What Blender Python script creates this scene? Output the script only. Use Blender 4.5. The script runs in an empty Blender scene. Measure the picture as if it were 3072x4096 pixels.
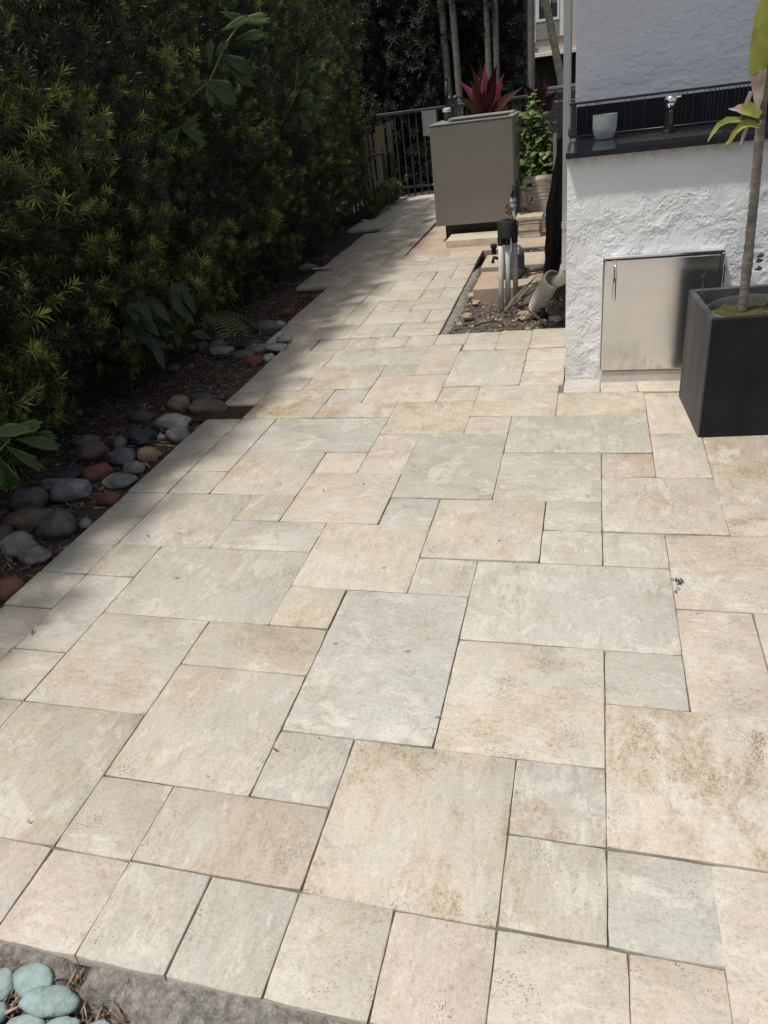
import bpy, bmesh, math, random
import numpy as np
from mathutils import Vector, Matrix

# ------------------------------------------------------------------ camera, sky, sun, exposure
M = 0.2032                                   # one paving module (8 in) in metres
SC = bpy.context.scene
COL = SC.collection
PITCH, ROLL, YAW = 0.527712, 0.13588, -0.316477
cam_d = bpy.data.cameras.new('camera')
cam_d.sensor_fit = 'VERTICAL'; cam_d.sensor_height = 24.0
cam_d.lens = 24.0*2854.9/4096
cam_d.clip_start = 0.05; cam_d.clip_end = 400
cam = bpy.data.objects.new('camera', cam_d); COL.objects.link(cam)
_f = Vector((math.sin(YAW)*math.cos(PITCH), math.cos(YAW)*math.cos(PITCH), -math.sin(PITCH)))
_r = Vector((math.cos(YAW), -math.sin(YAW), 0)); _d = _f.cross(_r)
_r2 = math.cos(ROLL)*_r + math.sin(ROLL)*_d; _d2 = -math.sin(ROLL)*_r + math.cos(ROLL)*_d
R3 = Matrix((_r2, -_d2, -_f)).transposed()
cam.matrix_world = Matrix.Translation((-0.322621*M, -3.765259*M, 6.876621*M)) @ R3.to_4x4()
SC.camera = cam

SUN = Vector((-0.30, -0.235, 1.0)).normalized()
W = bpy.data.worlds.new('World'); SC.world = W; W.use_nodes = True
wn = W.node_tree.nodes; wl = W.node_tree.links
sky = wn.new('ShaderNodeTexSky'); sky.sky_type = 'NISHITA'; sky.sun_disc = False
sky.sun_elevation = math.asin(SUN.z); sky.sun_rotation = math.atan2(SUN.x, SUN.y)
sky.dust_density = 2.5; sky.air_density = 1.0; sky.ozone_density = 1.0
wn['Background'].inputs['Strength'].default_value = 0.12
hs = wn.new('ShaderNodeHueSaturation'); hs.inputs['Saturation'].default_value = 0.5      # hazy, partly clouded sky
wl.new(sky.outputs[0], hs.inputs['Color']); wl.new(hs.outputs[0], wn['Background'].inputs['Color'])
sl = bpy.data.lights.new('sun', 'SUN'); sl.energy = 3.5; sl.angle = math.radians(3.2); sl.color = (1.0, 0.965, 0.91)
so = bpy.data.objects.new('sun', sl); COL.objects.link(so)
so.rotation_euler = SUN.to_track_quat('Z', 'Y').to_euler(); so.location = (-3, -3, 9)
SC.view_settings.view_transform = 'Standard'; SC.view_settings.look = 'None'
SC.view_settings.exposure = 0.0; SC.view_settings.gamma = 1.0
try: SC.view_settings.use_curve_mapping = False
except Exception: pass

rng = random.Random(7)
NR = np.random.RandomState(11)

# ------------------------------------------------------------------ materials
def nodes(m):
    m.use_nodes = True
    return m.node_tree.nodes, m.node_tree.links, m.node_tree.nodes['Principled BSDF']
def N(nt, t, **kw):
    n = nt.new(t)
    for k, v in kw.items():
        if k in n.inputs: n.inputs[k].default_value = v
        else: setattr(n, k, v)
    return n
def ramp(nt, pts):
    r = nt.new('ShaderNodeValToRGB'); e = r.color_ramp.elements
    while len(e) > 1: e.remove(e[-1])
    for i, (p, c) in enumerate(pts):
        x = e[0] if i == 0 else e.new(p)
        x.position = p; x.color = c if len(c) == 4 else (*c, 1)
    return r
def g(v): return (v, v, v)
def mixc(nt, l, fac, a, b, mode='MIX'):
    m = nt.new('ShaderNodeMix'); m.data_type = 'RGBA'; m.blend_type = mode
    for s, x in ((0, fac), (6, a), (7, b)):
        if hasattr(x, 'is_output') or hasattr(x, 'links'): l.new(x, m.inputs[s])
        else: m.inputs[s].default_value = x if s == 0 else (*x, 1)
    return m.outputs[2]
def math_(nt, l, op, a, b=0.0, c=None):
    m = nt.new('ShaderNodeMath'); m.operation = op
    for i, x in enumerate((a, b) if c is None else (a, b, c)):
        if hasattr(x, 'links'): l.new(x, m.inputs[i])
        else: m.inputs[i].default_value = x
    return m.outputs[0]

def pm(name, col, rough=0.6, metal=0.0, var=0.18, scale=6.0, col2=None, bump=0.0, bscale=80.0, spec=0.5, stretch=(1, 1, 1)):
    """plain weathered material: two-octave tint, optional second colour in patches, fine relief"""
    m = bpy.data.materials.new(name); nt, l, b = nodes(m)
    tc = nt.new('ShaderNodeTexCoord'); mp = N(nt, 'ShaderNodeMapping'); mp.inputs['Scale'].default_value = stretch
    l.new(tc.outputs['Object'], mp.inputs['Vector'])
    n1 = N(nt, 'ShaderNodeTexNoise', Scale=scale, Detail=6.0, Roughness=0.6); l.new(mp.outputs[0], n1.inputs['Vector'])
    lo = tuple(c*(1-var) for c in col); hi = tuple(min(1, c*(1+var)) for c in col)
    r = ramp(nt, [(0.3, lo), (0.7, hi)]); l.new(n1.outputs['Fac'], r.inputs['Fac'])
    out = r.outputs['Color']
    if col2 is not None:
        n2 = N(nt, 'ShaderNodeTexNoise', Scale=scale*0.45, Detail=8.0, Roughness=0.65); l.new(mp.outputs[0], n2.inputs['Vector'])
        r2 = ramp(nt, [(0.48, g(0)), (0.66, g(1))]); l.new(n2.outputs['Fac'], r2.inputs['Fac'])
        out = mixc(nt, l, r2.outputs['Color'], out, col2)
    l.new(out, b.inputs['Base Color'])
    b.inputs['Roughness'].default_value = rough; b.inputs['Metallic'].default_value = metal
    b.inputs['Specular IOR Level'].default_value = spec
    if bump > 0:
        n3 = N(nt, 'ShaderNodeTexNoise', Scale=bscale, Detail=5.0, Roughness=0.6); l.new(mp.outputs[0], n3.inputs['Vector'])
        bp = N(nt, 'ShaderNodeBump', Strength=bump, Distance=0.01); l.new(n3.outputs['Fac'], bp.inputs['Height'])
        l.new(bp.outputs[0], b.inputs['Normal'])
    return m

def travertine():
    m = bpy.data.materials.new('travertine'); nt, l, b = nodes(m)
    tc = nt.new('ShaderNodeTexCoord'); oi = nt.new('ShaderNodeObjectInfo')
    off = N(nt, 'ShaderNodeVectorMath', operation='SCALE'); off.inputs[0].default_value = (31.7, 17.3, 5.1)
    l.new(oi.outputs['Random'], off.inputs['Scale'])
    ad = N(nt, 'ShaderNodeVectorMath', operation='ADD'); l.new(tc.outputs['Object'], ad.inputs[0]); l.new(off.outputs[0], ad.inputs[1])
    P = ad.outputs[0]
    st = N(nt, 'ShaderNodeMapping'); st.inputs['Scale'].default_value = (1.0, 2.6, 1.0); l.new(P, st.inputs['Vector'])
    def nz(sc, det=8.0, ro=0.62, dis=0.5, src=P, off=(0, 0, 0)):
        v = N(nt, 'ShaderNodeVectorMath', operation='ADD'); v.inputs[1].default_value = off; l.new(src, v.inputs[0])
        q = N(nt, 'ShaderNodeTexNoise', Scale=sc, Detail=det, Roughness=ro, Distortion=dis); l.new(v.outputs[0], q.inputs['Vector']); return q
    cl = nz(4.5, 10.0, 0.66, 0.8); md = nz(17.0, 9.0, 0.72, 0.7, st.outputs[0], (3, 9, 0)); ve = nz(8.0, 8.0, 0.7, 0.5, st.outputs[0]); fi = nz(95.0, 6.0, 0.72, 0.0); gn = nz(230.0, 3.0, 0.6, 0.0)
    base = oi.outputs['Color']
    def mul(c, src, pts): return mixc(nt, l, 1.0, c, ramp_out(nt, l, src, pts), 'MULTIPLY')
    c = mul(base, cl.outputs['Fac'], [(0.34, (0.90, 0.86, 0.82)), (0.46, (1.0, 0.985, 0.97)), (0.54, g(1.0)), (0.66, (1.07, 1.09, 1.10))])
    c = mul(c, ve.outputs['Fac'], [(0.30, (0.86, 0.82, 0.77)), (0.46, g(1.0)), (0.68, (1.07, 1.06, 1.05))])
    # grey-green calcite clouds with an irregular, fairly sharp rim
    rim = math_(nt, l, 'MULTIPLY_ADD', md.outputs['Fac'], 0.35, cl.outputs['Fac'])
    gm = ramp_out(nt, l, rim, [(0.705, g(0)), (0.722, g(0.32)), (0.86, g(0.5))])
    c = mixc(nt, l, gm, c, (0.400, 0.388, 0.342))
    rim2 = math_(nt, l, 'MULTIPLY_ADD', md.outputs['Fac'], 0.35, nz(6.0, 10.0, 0.66, 0.8, P, (11, 4, 0)).outputs['Fac'])
    c = mixc(nt, l, ramp_out(nt, l, rim2, [(0.73, g(0)), (0.75, g(0.5)), (0.9, g(0.7))]), c, (0.56, 0.52, 0.45))
    # rust-yellow stains, only where the stone is stained (alpha of the tile's colour)
    sn = nz(4.0, 8.0, 0.68, 0.6, P, (7.7, 3.1, 0))
    sr = ramp_out(nt, l, sn.outputs['Fac'], [(0.49, g(0)), (0.57, g(0.6)), (0.68, g(0.95))])
    sf = math_(nt, l, 'MULTIPLY', sr, oi.outputs['Alpha'])
    c = mixc(nt, l, sf, c, mixc(nt, l, ramp_out(nt, l, fi.outputs['Fac'], [(0.35, g(0)), (0.6, g(1))]), (0.21, 0.13, 0.06), (0.45, 0.36, 0.24)))
    c = mul(c, md.outputs['Fac'], [(0.28, (0.76, 0.74, 0.71)), (0.40, (0.96, 0.96, 0.95)), (0.60, (1.05, 1.05, 1.05)), (0.72, g(1.12))])
    c = mul(c, fi.outputs['Fac'], [(0.30, (0.76, 0.74, 0.71)), (0.45, g(0.985)), (0.62, g(1.05)), (0.72, g(1.16))])
    c = mul(c, gn.outputs['Fac'], [(0.32, g(0.89)), (0.5, g(1.0)), (0.68, g(1.08))])
    # pores: tiny dark holes in clusters, longer ones along the vein, and a few big ones
    v1 = N(nt, 'ShaderNodeTexVoronoi', Scale=150.0); l.new(P, v1.inputs['Vector'])
    st2 = N(nt, 'ShaderNodeMapping'); st2.inputs['Scale'].default_value = (0.5, 1.4, 1.0); st2.inputs['Rotation'].default_value = (0, 0, 0.5); l.new(P, st2.inputs['Vector'])
    v2 = N(nt, 'ShaderNodeTexVoronoi', Scale=135.0); l.new(st2.outputs[0], v2.inputs['Vector'])
    v3 = N(nt, 'ShaderNodeTexVoronoi', Scale=30.0); l.new(P, v3.inputs['Vector'])
    pmn = nz(9.0, 6.0, 0.66, 0.4, P, (1, 1, 0))
    thr = ramp_out(nt, l, math_(nt, l, 'MULTIPLY_ADD', sf, 0.14, pmn.outputs['Fac']), [(0.48, g(0.0)), (0.60, g(0.20)), (0.75, g(0.42))])
    p1 = math_(nt, l, 'LESS_THAN', v1.outputs['Distance'], thr)
    p2 = math_(nt, l, 'LESS_THAN', v2.outputs['Distance'], math_(nt, l, 'MULTIPLY', thr, 0.8))
    p3 = math_(nt, l, 'LESS_THAN', v3.outputs['Distance'], math_(nt, l, 'MULTIPLY', thr, 0.20))
    pit = math_(nt, l, 'MAXIMUM', p3, math_(nt, l, 'MAXIMUM', p1, p2))
    c = mixc(nt, l, math_(nt, l, 'MULTIPLY', pit, 0.58), c, (0.15, 0.11, 0.07))
    l.new(c, b.inputs['Base Color'])
    b.inputs['Roughness'].default_value = 0.62; b.inputs['Specular IOR Level'].default_value = 0.35
    h = math_(nt, l, 'ADD', math_(nt, l, 'MULTIPLY', pit, -1.0), math_(nt, l, 'MULTIPLY', fi.outputs['Fac'], 0.7))
    h = math_(nt, l, 'ADD', h, math_(nt, l, 'MULTIPLY', md.outputs['Fac'], 0.9))
    bp = N(nt, 'ShaderNodeBump', Strength=0.55, Distance=0.004); l.new(h, bp.inputs['Height']); l.new(bp.outputs[0], b.inputs['Normal'])
    return m
def ramp_out(nt, l, src, pts):
    r = ramp(nt, pts); l.new(src, r.inputs['Fac']); return r.outputs['Color']

def leafmat(name, cols, rough=0.42, trans=0.22, attr=True):
    m = bpy.data.materials.new(name); nt, l, b = nodes(m)
    if attr:
        a = nt.new('ShaderNodeAttribute'); a.attribute_name = 'tint'; src = a.outputs['Fac']
    else:
        a = nt.new('ShaderNodeObjectInfo'); src = a.outputs['Random']
    tc = nt.new('ShaderNodeTexCoord'); n = N(nt, 'ShaderNodeTexNoise', Scale=30.0, Detail=3.0); l.new(tc.outputs['Object'], n.inputs['Vector'])
    c = ramp_out(nt, l, src, cols)
    c = mixc(nt, l, 1.0, c, ramp_out(nt, l, n.outputs['Fac'], [(0.3, g(0.8)), (0.7, g(1.15))]), 'MULTIPLY')
    l.new(c, b.inputs['Base Color']); b.inputs['Roughness'].default_value = rough
    t = nt.new('ShaderNodeBsdfTranslucent'); l.new(c, t.inputs['Color'])
    mx = nt.new('ShaderNodeMixShader'); mx.inputs[0].default_value = trans
    l.new(b.outputs[0], mx.inputs[1]); l.new(t.outputs[0], mx.inputs[2])
    l.new(mx.outputs[0], nt['Material Output'].inputs['Surface'])
    return m

MT = {}
MT['trav'] = travertine()
MT['joint'] = pm('joint_sand', (0.16, 0.135, 0.105), 0.95, bump=0.6)
MT['soil'] = pm('soil', (0.045, 0.032, 0.024), 0.95, var=0.4, scale=9, bump=0.9, bscale=60, col2=(0.07, 0.05, 0.036))
MT['bedsoil'] = pm('gritty_soil', (0.085, 0.065, 0.048), 0.95, var=0.45, scale=14, bump=0.9, bscale=60, col2=(0.13, 0.105, 0.08))
MT['concrete'] = pm('rough_concrete', (0.27, 0.25, 0.225), 0.9, var=0.5, scale=60, bump=1.0, bscale=150, col2=(0.15, 0.135, 0.105))
MT['orange'] = pm('salmon_concrete', (0.44, 0.325, 0.24), 0.85, var=0.16, scale=4, bump=0.25, bscale=60, col2=(0.41, 0.33, 0.26))
MT['stucco'] = pm('white_stucco', (0.79, 0.79, 0.78), 0.5, var=0.05, scale=3, bump=0.12, bscale=120)
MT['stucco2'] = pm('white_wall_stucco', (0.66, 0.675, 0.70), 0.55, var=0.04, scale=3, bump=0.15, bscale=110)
MT['sill'] = pm('sill_plaster', (0.56, 0.52, 0.46), 0.7, var=0.12, scale=12, bump=0.2)
MT['pvc'] = pm('grey_white_plastic', (0.56, 0.56, 0.54), 0.5, var=0.1, scale=5, stretch=(1, 1, 0.15))
MT['pvcd'] = pm('dirty_white_plastic', (0.50, 0.49, 0.45), 0.55, var=0.2, scale=14, col2=(0.40, 0.37, 0.31))
MT['granite'] = pm('black_granite', (0.018, 0.02, 0.024), 0.14, var=0.4, scale=90)
MT['backsplash'] = pm('black_splash', (0.007, 0.008, 0.012), 0.5, spec=0.25, var=0.3, scale=14)
MT['blackmetal'] = pm('black_metal', (0.014, 0.014, 0.016), 0.4, var=0.2)
MT['fencemetal'] = pm('dark_fence_paint', (0.035, 0.034, 0.034), 0.5, var=0.2)
MT['planter'] = pm('black_planter', (0.014, 0.014, 0.0150), 0.7, spec=0.2, var=0.3, scale=5, bump=0.06, col2=(0.019, 0.019, 0.020))
MT['planter_side'] = pm('scuffed_planter', (0.05, 0.05, 0.052), 0.6, var=0.45, scale=14, stretch=(1, 1, 0.12), col2=(0.085, 0.083, 0.082))
MT['pot'] = pm('grey_plastic_pot', (0.10, 0.09, 0.085), 0.6, var=0.15)
MT['chrome'] = pm('chrome', (0.75, 0.74, 0.72), 0.12, 1.0, var=0.03)
MT['brass'] = pm('brass', (0.5, 0.38, 0.25), 0.35, 1.0, var=0.2, scale=40)
MT['cement_pot'] = pm('speckled_cement', (0.27, 0.29, 0.29), 0.85, var=0.45, scale=160, bump=0.2)
MT['gen'] = pm('tan_grey_paint', (0.192, 0.178, 0.154), 0.5, var=0.06, scale=3)
MT['gentop'] = pm('tan_grey_lid', (0.24, 0.23, 0.205), 0.5, var=0.15, scale=9)
MT['dark'] = pm('dark_paint', (0.014, 0.018, 0.022), 0.55, var=0.2)
MT['rubber'] = pm('black_rubber', (0.016, 0.016, 0.017), 0.65, var=0.3, scale=20)
MT['cloth'] = pm('black_netting', (0.010, 0.010, 0.012), 0.9, var=0.4, scale=30, bump=0.5, bscale=50, stretch=(1, 1, 0.2))
MT['tank'] = pm('grey_pump_paint', (0.11, 0.125, 0.13), 0.55, var=0.25, scale=12)
MT['label'] = pm('pale_blue_sticker', (0.35, 0.52, 0.55), 0.5)
MT['bark'] = pm('palm_bark', (0.27, 0.24, 0.20), 0.9, var=0.35, scale=16, bump=0.6, bscale=60, stretch=(1, 1, 3.0), col2=(0.115, 0.10, 0.08))
MT['palmtrunk'] = pm('grey_palm_trunk', (0.20, 0.185, 0.155), 0.9, var=0.3, scale=10, bump=0.5, stretch=(1, 1, 3), col2=(0.14, 0.135, 0.10))
MT['leantrunk'] = pm('lichen_palm_trunk', (0.22, 0.20, 0.155), 0.9, var=0.3, scale=10, bump=0.4, stretch=(1, 1, 3), col2=(0.15, 0.145, 0.09))
MT['wood'] = pm('weathered_wood', (0.055, 0.047, 0.037), 0.85, var=0.35, scale=10, stretch=(3, 3, 0.3), bump=0.4, col2=(0.04, 0.032, 0.024))
MT['ochre'] = pm('ochre_board', (0.065, 0.052, 0.025), 0.8, var=0.3, scale=6)
MT['signgrey'] = pm('grey_sign_back', (0.20, 0.205, 0.21), 0.6, var=0.12)
MT['signedge'] = pm('sign_rust_edge', (0.22, 0.15, 0.10), 0.7, var=0.3, scale=20)
MT['twig'] = pm('dry_brown', (0.15, 0.105, 0.065), 0.9, var=0.4, scale=25, col2=(0.08, 0.05, 0.035))
MT['sheath'] = pm('dry_palm_fibre', (0.22, 0.175, 0.125), 0.9, var=0.4, scale=20, stretch=(1, 1, 1), col2=(0.13, 0.095, 0.065))
MT['moss'] = pm('moss', (0.065, 0.058, 0.016), 0.95, var=0.6, scale=26, bump=1.0, bscale=120, col2=(0.05, 0.045, 0.018))
MT['core'] = pm('hedge_shade', (0.020, 0.019, 0.011), 0.95, var=0.4, scale=12, bump=0.8, bscale=30)  # near-black tone stands for the shade inside the hedges
MT['bwall'] = pm('beige_render', (0.47, 0.41, 0.33), 0.8, var=0.06)
MT['bwhite'] = pm('white_trim', (0.66, 0.64, 0.60), 0.7, var=0.06)
MT['bsiding'] = pm('grey_siding', (0.30, 0.285, 0.28), 0.7, var=0.08)
MT['bdark'] = pm('dark_opening', (0.022, 0.018, 0.018), 0.8)
MT['glass'] = pm('window_glass', (0.13, 0.14, 0.15), 0.15, var=0.1)
MT['blind'] = pm('dark_blind', (0.018, 0.02, 0.024), 0.5)
MT['block'] = pm('dark_block', (0.05, 0.045, 0.045), 0.9, var=0.2, bump=0.3)
MT['stain'] = None
m = bpy.data.materials.new('brushed_steel'); nt, l, b = nodes(m)
tc = nt.new('ShaderNodeTexCoord'); mp = N(nt, 'ShaderNodeMapping'); mp.inputs['Scale'].default_value = (1, 1, 30); l.new(tc.outputs['Object'], mp.inputs['Vector'])
n = N(nt, 'ShaderNodeTexNoise', Scale=8.0, Detail=4.0); l.new(mp.outputs[0], n.inputs['Vector'])
n2 = N(nt, 'ShaderNodeTexNoise', Scale=7.0, Detail=6.0); l.new(tc.outputs['Object'], n2.inputs['Vector'])
l.new(ramp_out(nt, l, n2.outputs['Fac'], [(0.35, (0.72, 0.72, 0.72)), (0.7, (0.80, 0.80, 0.79))]), b.inputs['Base Color'])
l.new(ramp_out(nt, l, n.outputs['Fac'], [(0.3, g(0.15)), (0.7, g(0.19))]), b.inputs['Roughness']); b.inputs['Metallic'].default_value = 1.0
b.inputs['Anisotropic'].default_value = 0.0
sp = nt.new('ShaderNodeSeparateXYZ'); l.new(tc.outputs['Object'], sp.inputs[0])
mk_ = N(nt, 'ShaderNodeMapRange'); mk_.inputs[1].default_value = 0.02; mk_.inputs[2].default_value = 0.17; mk_.inputs[3].default_value = 1; mk_.inputs[4].default_value = 0; l.new(sp.outputs['Z'], mk_.inputs[0])
ms = N(nt, 'ShaderNodeMapping'); ms.inputs['Scale'].default_value = (1, 1, .22); l.new(tc.outputs['Object'], ms.inputs['Vector'])
ns = N(nt, 'ShaderNodeTexNoise', Scale=110.0, Detail=4.0); l.new(ms.outputs[0], ns.inputs['Vector'])
vs_ = N(nt, 'ShaderNodeTexVoronoi', Scale=26.0); l.new(tc.outputs['Object'], vs_.inputs['Vector'])
wm = math_(nt, l, 'MULTIPLY', mk_.outputs[0], ramp_out(nt, l, ns.outputs['Fac'], [(.47, g(0)), (.66, g(.36))]))
wm = math_(nt, l, 'MAXIMUM', wm, math_(nt, l, 'MULTIPLY', math_(nt, l, 'LESS_THAN', vs_.outputs['Distance'], .05), .6))
bc = b.inputs['Base Color'].links[0].from_socket; l.new(mixc(nt, l, wm, bc, (.30, .27, .23)), b.inputs['Base Color'])
rs = b.inputs['Roughness'].links[0].from_socket; l.new(math_(nt, l, 'MULTIPLY_ADD', wm, .25, rs), b.inputs['Roughness'])
MT['steel'] = m
# vertex-tinted litter / gravel
def tintmat(name, cols, rough=0.9):
    m = bpy.data.materials.new(name); nt, l, b = nodes(m)
    a = nt.new('ShaderNodeAttribute'); a.attribute_name = 'tint'
    l.new(ramp_out(nt, l, a.outputs['Fac'], cols), b.inputs['Base Color']); b.inputs['Roughness'].default_value = rough
    return m
MT['litter'] = tintmat('leaf_litter', [(0, (0.06, 0.036, 0.025)), (0.4, (0.17, 0.10, 0.065)), (0.8, (0.26, 0.18, 0.12)), (1, (0.34, 0.28, 0.20))])
MT['gravel'] = tintmat('crushed_stone', [(0, (0.06, 0.045, 0.035)), (0.5, (0.17, 0.13, 0.095)), (0.85, (0.33, 0.285, 0.225)), (1, (0.48, 0.44, 0.37))])
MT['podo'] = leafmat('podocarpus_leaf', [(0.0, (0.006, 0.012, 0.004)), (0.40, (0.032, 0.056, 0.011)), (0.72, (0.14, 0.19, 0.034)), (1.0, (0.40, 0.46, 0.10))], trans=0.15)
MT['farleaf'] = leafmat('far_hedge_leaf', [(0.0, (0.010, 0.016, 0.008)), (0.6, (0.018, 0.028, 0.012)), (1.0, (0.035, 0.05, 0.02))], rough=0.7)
MT['fish'] = leafmat('lit_fishtail_leaf', [(0.0, (0.07, 0.13, 0.03)), (1.0, (0.15, 0.22, 0.06))], attr=False)  # brighter copy for leaflets coloured as if sunlit
MT['fern'] = leafmat('fern_leaf', [(0.0, (0.05, 0.085, 0.02)), (1.0, (0.08, 0.12, 0.03))])
MT['broad'] = leafmat('broad_leaf', [(0.0, (0.014, 0.030, 0.010)), (1.0, (0.026, 0.050, 0.015))], attr=False, rough=0.55)
MT['shrub'] = leafmat('bright_shrub_leaf', [(0.0, (0.085, 0.14, 0.032)), (1.0, (0.17, 0.235, 0.06))], attr=False, trans=0.3)
MT['low'] = leafmat('low_weed_leaf', [(0.0, (0.05, 0.08, 0.025)), (1.0, (0.11, 0.15, 0.05))])
MT['cordy'] = leafmat('dark_red_leaf', [(0.0, (0.028, 0.010, 0.013)), (0.7, (0.055, 0.012, 0.018)), (1.0, (0.11, 0.045, 0.03))], attr=False, rough=0.35)
MT['pink'] = leafmat('pink_leaf', [(0.0, (0.50, 0.09, 0.16)), (1.0, (0.66, 0.16, 0.25))], attr=False, rough=0.35)
MT['yellow'] = leafmat('yellowing_leaf', [(0.0, (0.42, 0.33, 0.04)), (1.0, (0.30, 0.32, 0.06))], attr=False)
MT['palecrisp'] = pm('dried_leaf_tip', (0.42, 0.33, 0.27), 0.85, var=0.3, scale=25, col2=(0.24, 0.17, 0.12))
MT['green'] = leafmat('palm_green', [(0.0, (0.05, 0.09, 0.02)), (1.0, (0.08, 0.13, 0.03))], attr=False)
MT['stem'] = pm('green_stem', (0.16, 0.20, 0.07), 0.7)

# ------------------------------------------------------------------ mesh helpers (metres)
def U(u, v, z=0.0): return (u*M, v*M, z)
def mk(name, V, F, mat, smooth=False, auto=None):
    me = bpy.data.meshes.new(name)
    me.from_pydata([tuple(v) for v in V], [], [tuple(f) for f in F]); me.update()
    if mat: me.materials.append(mat)
    if smooth: me.shade_smooth() if hasattr(me, 'shade_smooth') else me.polygons.foreach_set('use_smooth', [True]*len(me.polygons))
    if auto and hasattr(me, 'set_sharp_from_angle'): me.set_sharp_from_angle(angle=math.radians(auto))
    return me
def arrmesh(name, V, T, mat, tint=None):
    me = bpy.data.meshes.new(name); V = np.asarray(V, np.float32); T = np.asarray(T, np.int32)
    me.vertices.add(len(V)); me.vertices.foreach_set('co', V.ravel())
    me.loops.add(T.size); me.loops.foreach_set('vertex_index', T.ravel())
    me.polygons.add(len(T)); k = T.shape[1]
    me.polygons.foreach_set('loop_start', np.arange(0, T.size, k, dtype=np.int32))
    me.update(calc_edges=True); me.validate()
    if tint is not None:
        a = me.attributes.new('tint', 'FLOAT', 'POINT'); a.data.foreach_set('value', np.asarray(tint, np.float32))
    me.materials.append(mat); return me
def link(name, me, parent=None, loc=None):
    o = bpy.data.objects.new(name, me); COL.objects.link(o)
    if parent: o.parent = parent
    if loc is not None: o.location = loc
    return o
def tag(o, label=None, cat=None, group=None, kind=None):
    if label: o['label'] = label
    if cat: o['category'] = cat
    if group: o['group'] = group
    if kind: o['kind'] = kind
    return o
def root(name, loc, label, cat, group=None):
    o = bpy.data.objects.new(name, None); COL.objects.link(o); o.location = loc; o.empty_display_size = 0.05
    return tag(o, label, cat, group)
def top_of(parent):
    p = parent
    while p.parent: p = p.parent
    return p
def part(name, geo, mat, parent, smooth=False, auto=None):
    V, F = geo; L = Vector(top_of(parent).location)
    V = [Vector(v)-L for v in V]
    return link(name, mk(name, V, F, mat, smooth, auto), parent)
def solo(name, geo, mat, loc, label, cat, group=None, smooth=False, auto=None):
    L = Vector(loc); V, F = geo
    o = link(name, mk(name, [Vector(v)-L for v in V], F, mat, smooth, auto), None, loc)
    return tag(o, label, cat, group)
def struct(name, geo, mat, smooth=False):
    return tag(link(name, mk(name, geo[0], geo[1], mat, smooth)), kind='structure')
def join(*gs):
    V, F = [], []
    for v, f in gs:
        n = len(V); V += list(v); F += [tuple(i+n for i in q) for q in f]
    return V, F
def box(x0, y0, z0, x1, y1, z1, bev=0.0, seg=1):
    bm = bmesh.new(); r = bmesh.ops.create_cube(bm, size=1.0)
    for v in bm.verts:
        v.co = ((x0+x1)/2+v.co.x*(x1-x0), (y0+y1)/2+v.co.y*(y1-y0), (z0+z1)/2+v.co.z*(z1-z0))
    if bev > 0: bmesh.ops.bevel(bm, geom=list(bm.edges), offset=bev, segments=seg, affect='EDGES', profile=0.5)
    bm.verts.index_update(); V = [v.co.copy() for v in bm.verts]; F = [[v.index for v in f.verts] for f in bm.faces]; bm.free()
    return V, F
def ubox(u0, v0, z0, u1, v1, z1, bev=0.0, seg=1): return box(u0*M, v0*M, z0, u1*M, v1*M, z1, bev, seg)
def tube(pts, rad, seg=10, cap=True):
    pts = [Vector(p) for p in pts]
    if not hasattr(rad, '__len__'): rad = [rad]*len(pts)
    V, F = [], []
    t0 = (pts[1]-pts[0]).normalized(); a = t0.orthogonal().normalized()
    for i, p in enumerate(pts):
        t = (pts[min(i+1, len(pts)-1)]-pts[max(i-1, 0)]).normalized()
        a = (a-t*a.dot(t)).normalized(); b = t.cross(a)
        for k in range(seg):
            an = 2*math.pi*k/seg; V.append(p+(a*math.cos(an)+b*math.sin(an))*rad[i])
    for i in range(len(pts)-1):
        for k in range(seg):
            k2 = (k+1) % seg; F.append((i*seg+k, i*seg+k2, (i+1)*seg+k2, (i+1)*seg+k))
    if cap: F.append(tuple(range(seg-1, -1, -1))); F.append(tuple(range((len(pts)-1)*seg, len(pts)*seg)))
    return V, F
def lathe(c, prof, seg=24):
    V, F = [], []
    for r, z in prof:
        for k in range(seg):
            a = 2*math.pi*k/seg; V.append(Vector((c[0]+r*math.cos(a), c[1]+r*math.sin(a), c[2]+z)))
    for i in range(len(prof)-1):
        for k in range(seg):
            k2 = (k+1) % seg; F.append((i*seg+k, i*seg+k2, (i+1)*seg+k2, (i+1)*seg+k))
    F.append(tuple(range(seg-1, -1, -1))); F.append(tuple(range((len(prof)-1)*seg, len(prof)*seg)))
    return V, F
def blade(pts, wid, side, fold=0.25):
    """leaf: centre line, half widths, side vector; folded along the midrib"""
    V, F = [], []; side = Vector(side).normalized(); pts = [Vector(p) for p in pts]
    for i, (p, w) in enumerate(zip(pts, wid)):
        t = (pts[min(i+1, len(pts)-1)]-pts[max(i-1, 0)]).normalized()
        s = (side-t*side.dot(t)).normalized(); n = s.cross(t)
        V += [p-s*w+n*w*fold, p, p+s*w+n*w*fold]
    for i in range(len(pts)-1):
        for k in (0, 1): F.append((i*3+k, i*3+k+1, i*3+k+4, i*3+k+3))
    return V, F
def arc(p, d, L, droop, n=6):
    """points leaving p along d, bending down"""
    d = Vector(d).normalized(); out = [Vector(p)]; q = Vector(p)
    for i in range(n):
        d = (d+Vector((0, 0, -droop/n))).normalized(); q = q+d*(L/n); out.append(q.copy())
    return out
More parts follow.
